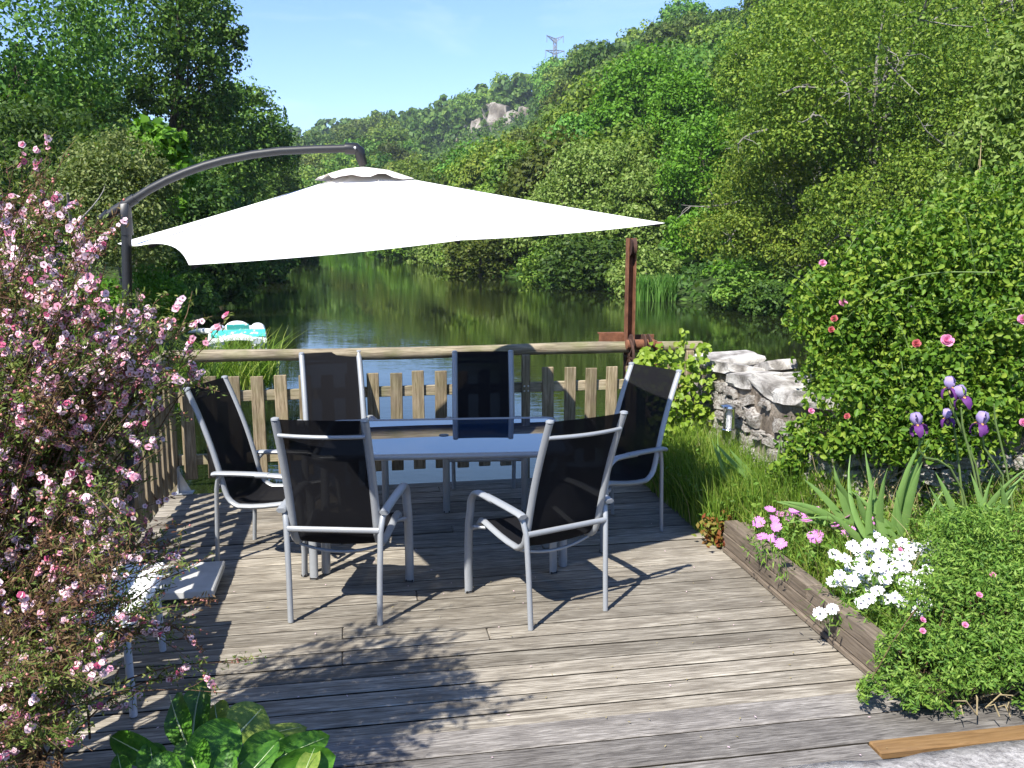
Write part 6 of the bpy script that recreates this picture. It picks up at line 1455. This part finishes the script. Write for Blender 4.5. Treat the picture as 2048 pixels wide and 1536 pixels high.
oct_v = np.array([(1, 0, 0), (0, 1, 0), (-1, 0, 0), (0, -1, 0), (0, 0, 1), (0, 0, -1)]) * 0.0042; oct_f = np.array([(0, 1, 4), (1, 2, 4), (2, 3, 4), (3, 0, 4), (1, 0, 5), (2, 1, 5), (3, 2, 5), (0, 3, 5)])
Bp = np.array(buds) - np.array(TB); V = (Bp[:, None, :] + oct_v[None] * (0.7 + 0.6 * rng.random(len(Bp)))[:, None, None]).reshape(-1, 3); Q = (oct_f[None] + (np.arange(len(Bp)) * 6)[:, None, None]).reshape(-1, 3)
tag(link('buds', arr_mesh('buds', V, Q, M['p_bud'], smooth=True), tea), kind='stuff')

# ------------------------------------------------------------------ broad-leaved plant at bottom left
bb = Vector((-0.98, 2.62, 0.12))
bg_ = thing('broad_leaved_plant', 'low plant with big glossy green leaves at bottom left', 'plant', bb)
def broad_leaf(wid, curl, cup, seed):
    n, m = 10, 8; V, UVs = [], []; r = random.Random(seed); ph = r.random() * 6
    for i in range(n + 1):
        t = i / n; w = wid * 1.62 * (t + 0.02) ** 0.55 * (1 - t) ** 0.62 * 0.5 + 0.003
        for j in range(m + 1):
            s = j / m * 2 - 1
            z = -curl * t * t + cup * s * s * w + 0.035 * math.sin(t * 9 + ph + s * 2) * abs(s) ** 1.5 + 0.012 * abs(s) ** 0.5
            V.append((s * w, t, z)); UVs.append((s * 0.5 + 0.5, t))
    fs = [(i * (m + 1) + j, i * (m + 1) + j + 1, (i + 1) * (m + 1) + j + 1, (i + 1) * (m + 1) + j) for i in range(n) for j in range(m)]
    return V, fs, UVs
def broad(name, mat, args):
    V, fs, U = broad_leaf(*args); me = MB().add(V, fs).mesh(name, mat, True); ul = me.uv_layers.new()
    for lp in me.loops: ul.data[lp.index].uv = U[lp.vertex_index]
    return me
BL = [broad('leaf', M['bigleaf'], (0.85, 0.25, 0.35, 1)), broad('leaf', M['bigleaf'], (0.7, 0.45, 0.2, 2)), broad('leaf', M['bigleaf'], (0.95, 0.1, 0.5, 3)), broad('leaf', M['bigleafy'], (1.0, 0.3, -0.3, 4)), broad('leaf', M['bigleafy'], (0.8, 0.55, 0.3, 5))]
rib_me = MB().tube([(0, t, 0.006 - 0.25 * t * t * 0.9) for t in np.linspace(0, 0.9, 6)], [0.022, 0.018, 0.014, 0.010, 0.007, 0.004], 5).mesh('midrib', M['midrib'])
spec = [  # base px, tip px, distances, width factor, kind
    ((385, 1490), (390, 1372), 2.62, 2.80, 0.26, 0), ((380, 1500), (330, 1395), 2.55, 2.68, 0.2, 1), ((470, 1475), (520, 1420), 2.62, 2.70, 0.24, 3), ((440, 1465), (425, 1408), 2.66, 2.72, 0.18, 4),
    ((500, 1480), (600, 1448), 2.65, 2.75, 0.13, 3), ((380, 1545), (460, 1462), 2.38, 2.50, 0.24, 2), ((400, 1560), (370, 1480), 2.32, 2.45, 0.2, 0), ((330, 1530), (215, 1470), 2.45, 2.52, 0.18, 1),
    ((310, 1560), (300, 1490), 2.4, 2.48, 0.16, 0), ((480, 1530), (560, 1475), 2.45, 2.56, 0.19, 0), ((530, 1530), (640, 1475), 2.5, 2.6, 0.16, 0), ((540, 1560), (650, 1520), 2.42, 2.5, 0.18, 2),
    ((470, 1580), (540, 1500), 2.36, 2.42, 0.16, 1), ((250, 1570), (235, 1510), 2.4, 2.46, 0.13, 1), ((450, 1580), (455, 1510), 2.3, 2.36, 0.11, 2), ((560, 1500), (630, 1482), 2.6, 2.64, 0.1, 0), ((350, 1580), (320, 1520), 2.3, 2.34, 0.2, 2), ((600, 1570), (625, 1500), 2.4, 2.47, 0.12, 4)]
rq = random.Random(4); pet = MB()
for (a, b, Ya, Yb, w, kd) in spec:
    p0, p1 = at_y(*a, Ya), at_y(*b, Yb); d = p1 - p0; L = d.length; y = d.normalized()
    nrm = Vector((rq.uniform(-0.4, 0.4), -0.75, 0.6)); z = (nrm - y * nrm.dot(y)).normalized(); x = y.cross(z)
    o = link('leaf', BL[kd], bg_, p0 - bb); o.rotation_euler = Matrix((x, y, z)).transposed().to_euler(); o.scale = (w / 0.85 * 0.74, L * 1.22, L * 1.1)
    link('midrib', rib_me, o, (0, 0, 0.008))
    pet.tube([Vector((rq.uniform(-0.06, 0.06), rq.uniform(-0.05, 0.05), -0.08)), (p0 - bb) * 0.5 + Vector((0, 0.02, -0.01)), p0 - bb], [0.008, 0.007, 0.006], 6)
part('leaf_stalks', pet, M['greentwig'], bg_)

# ------------------------------------------------------------------ thin summer haze in the valley
hb = MB().box((0, 0, 58), (3010, 3010, 124.0))
t = NT('thin_haze'); t.n.remove(t.p); pv = t.new('ShaderNodeVolumePrincipled'); pv.inputs['Color'].default_value = (0.72, 0.85, 1.0, 1); pv.inputs['Density'].default_value = 0.00020
t.l.new(pv.outputs[0], t.out.inputs['Volume'])
tag(link('haze', hb.mesh('haze', t.m)), 'thin blue haze hanging in the valley air', 'haze', None, 'stuff')
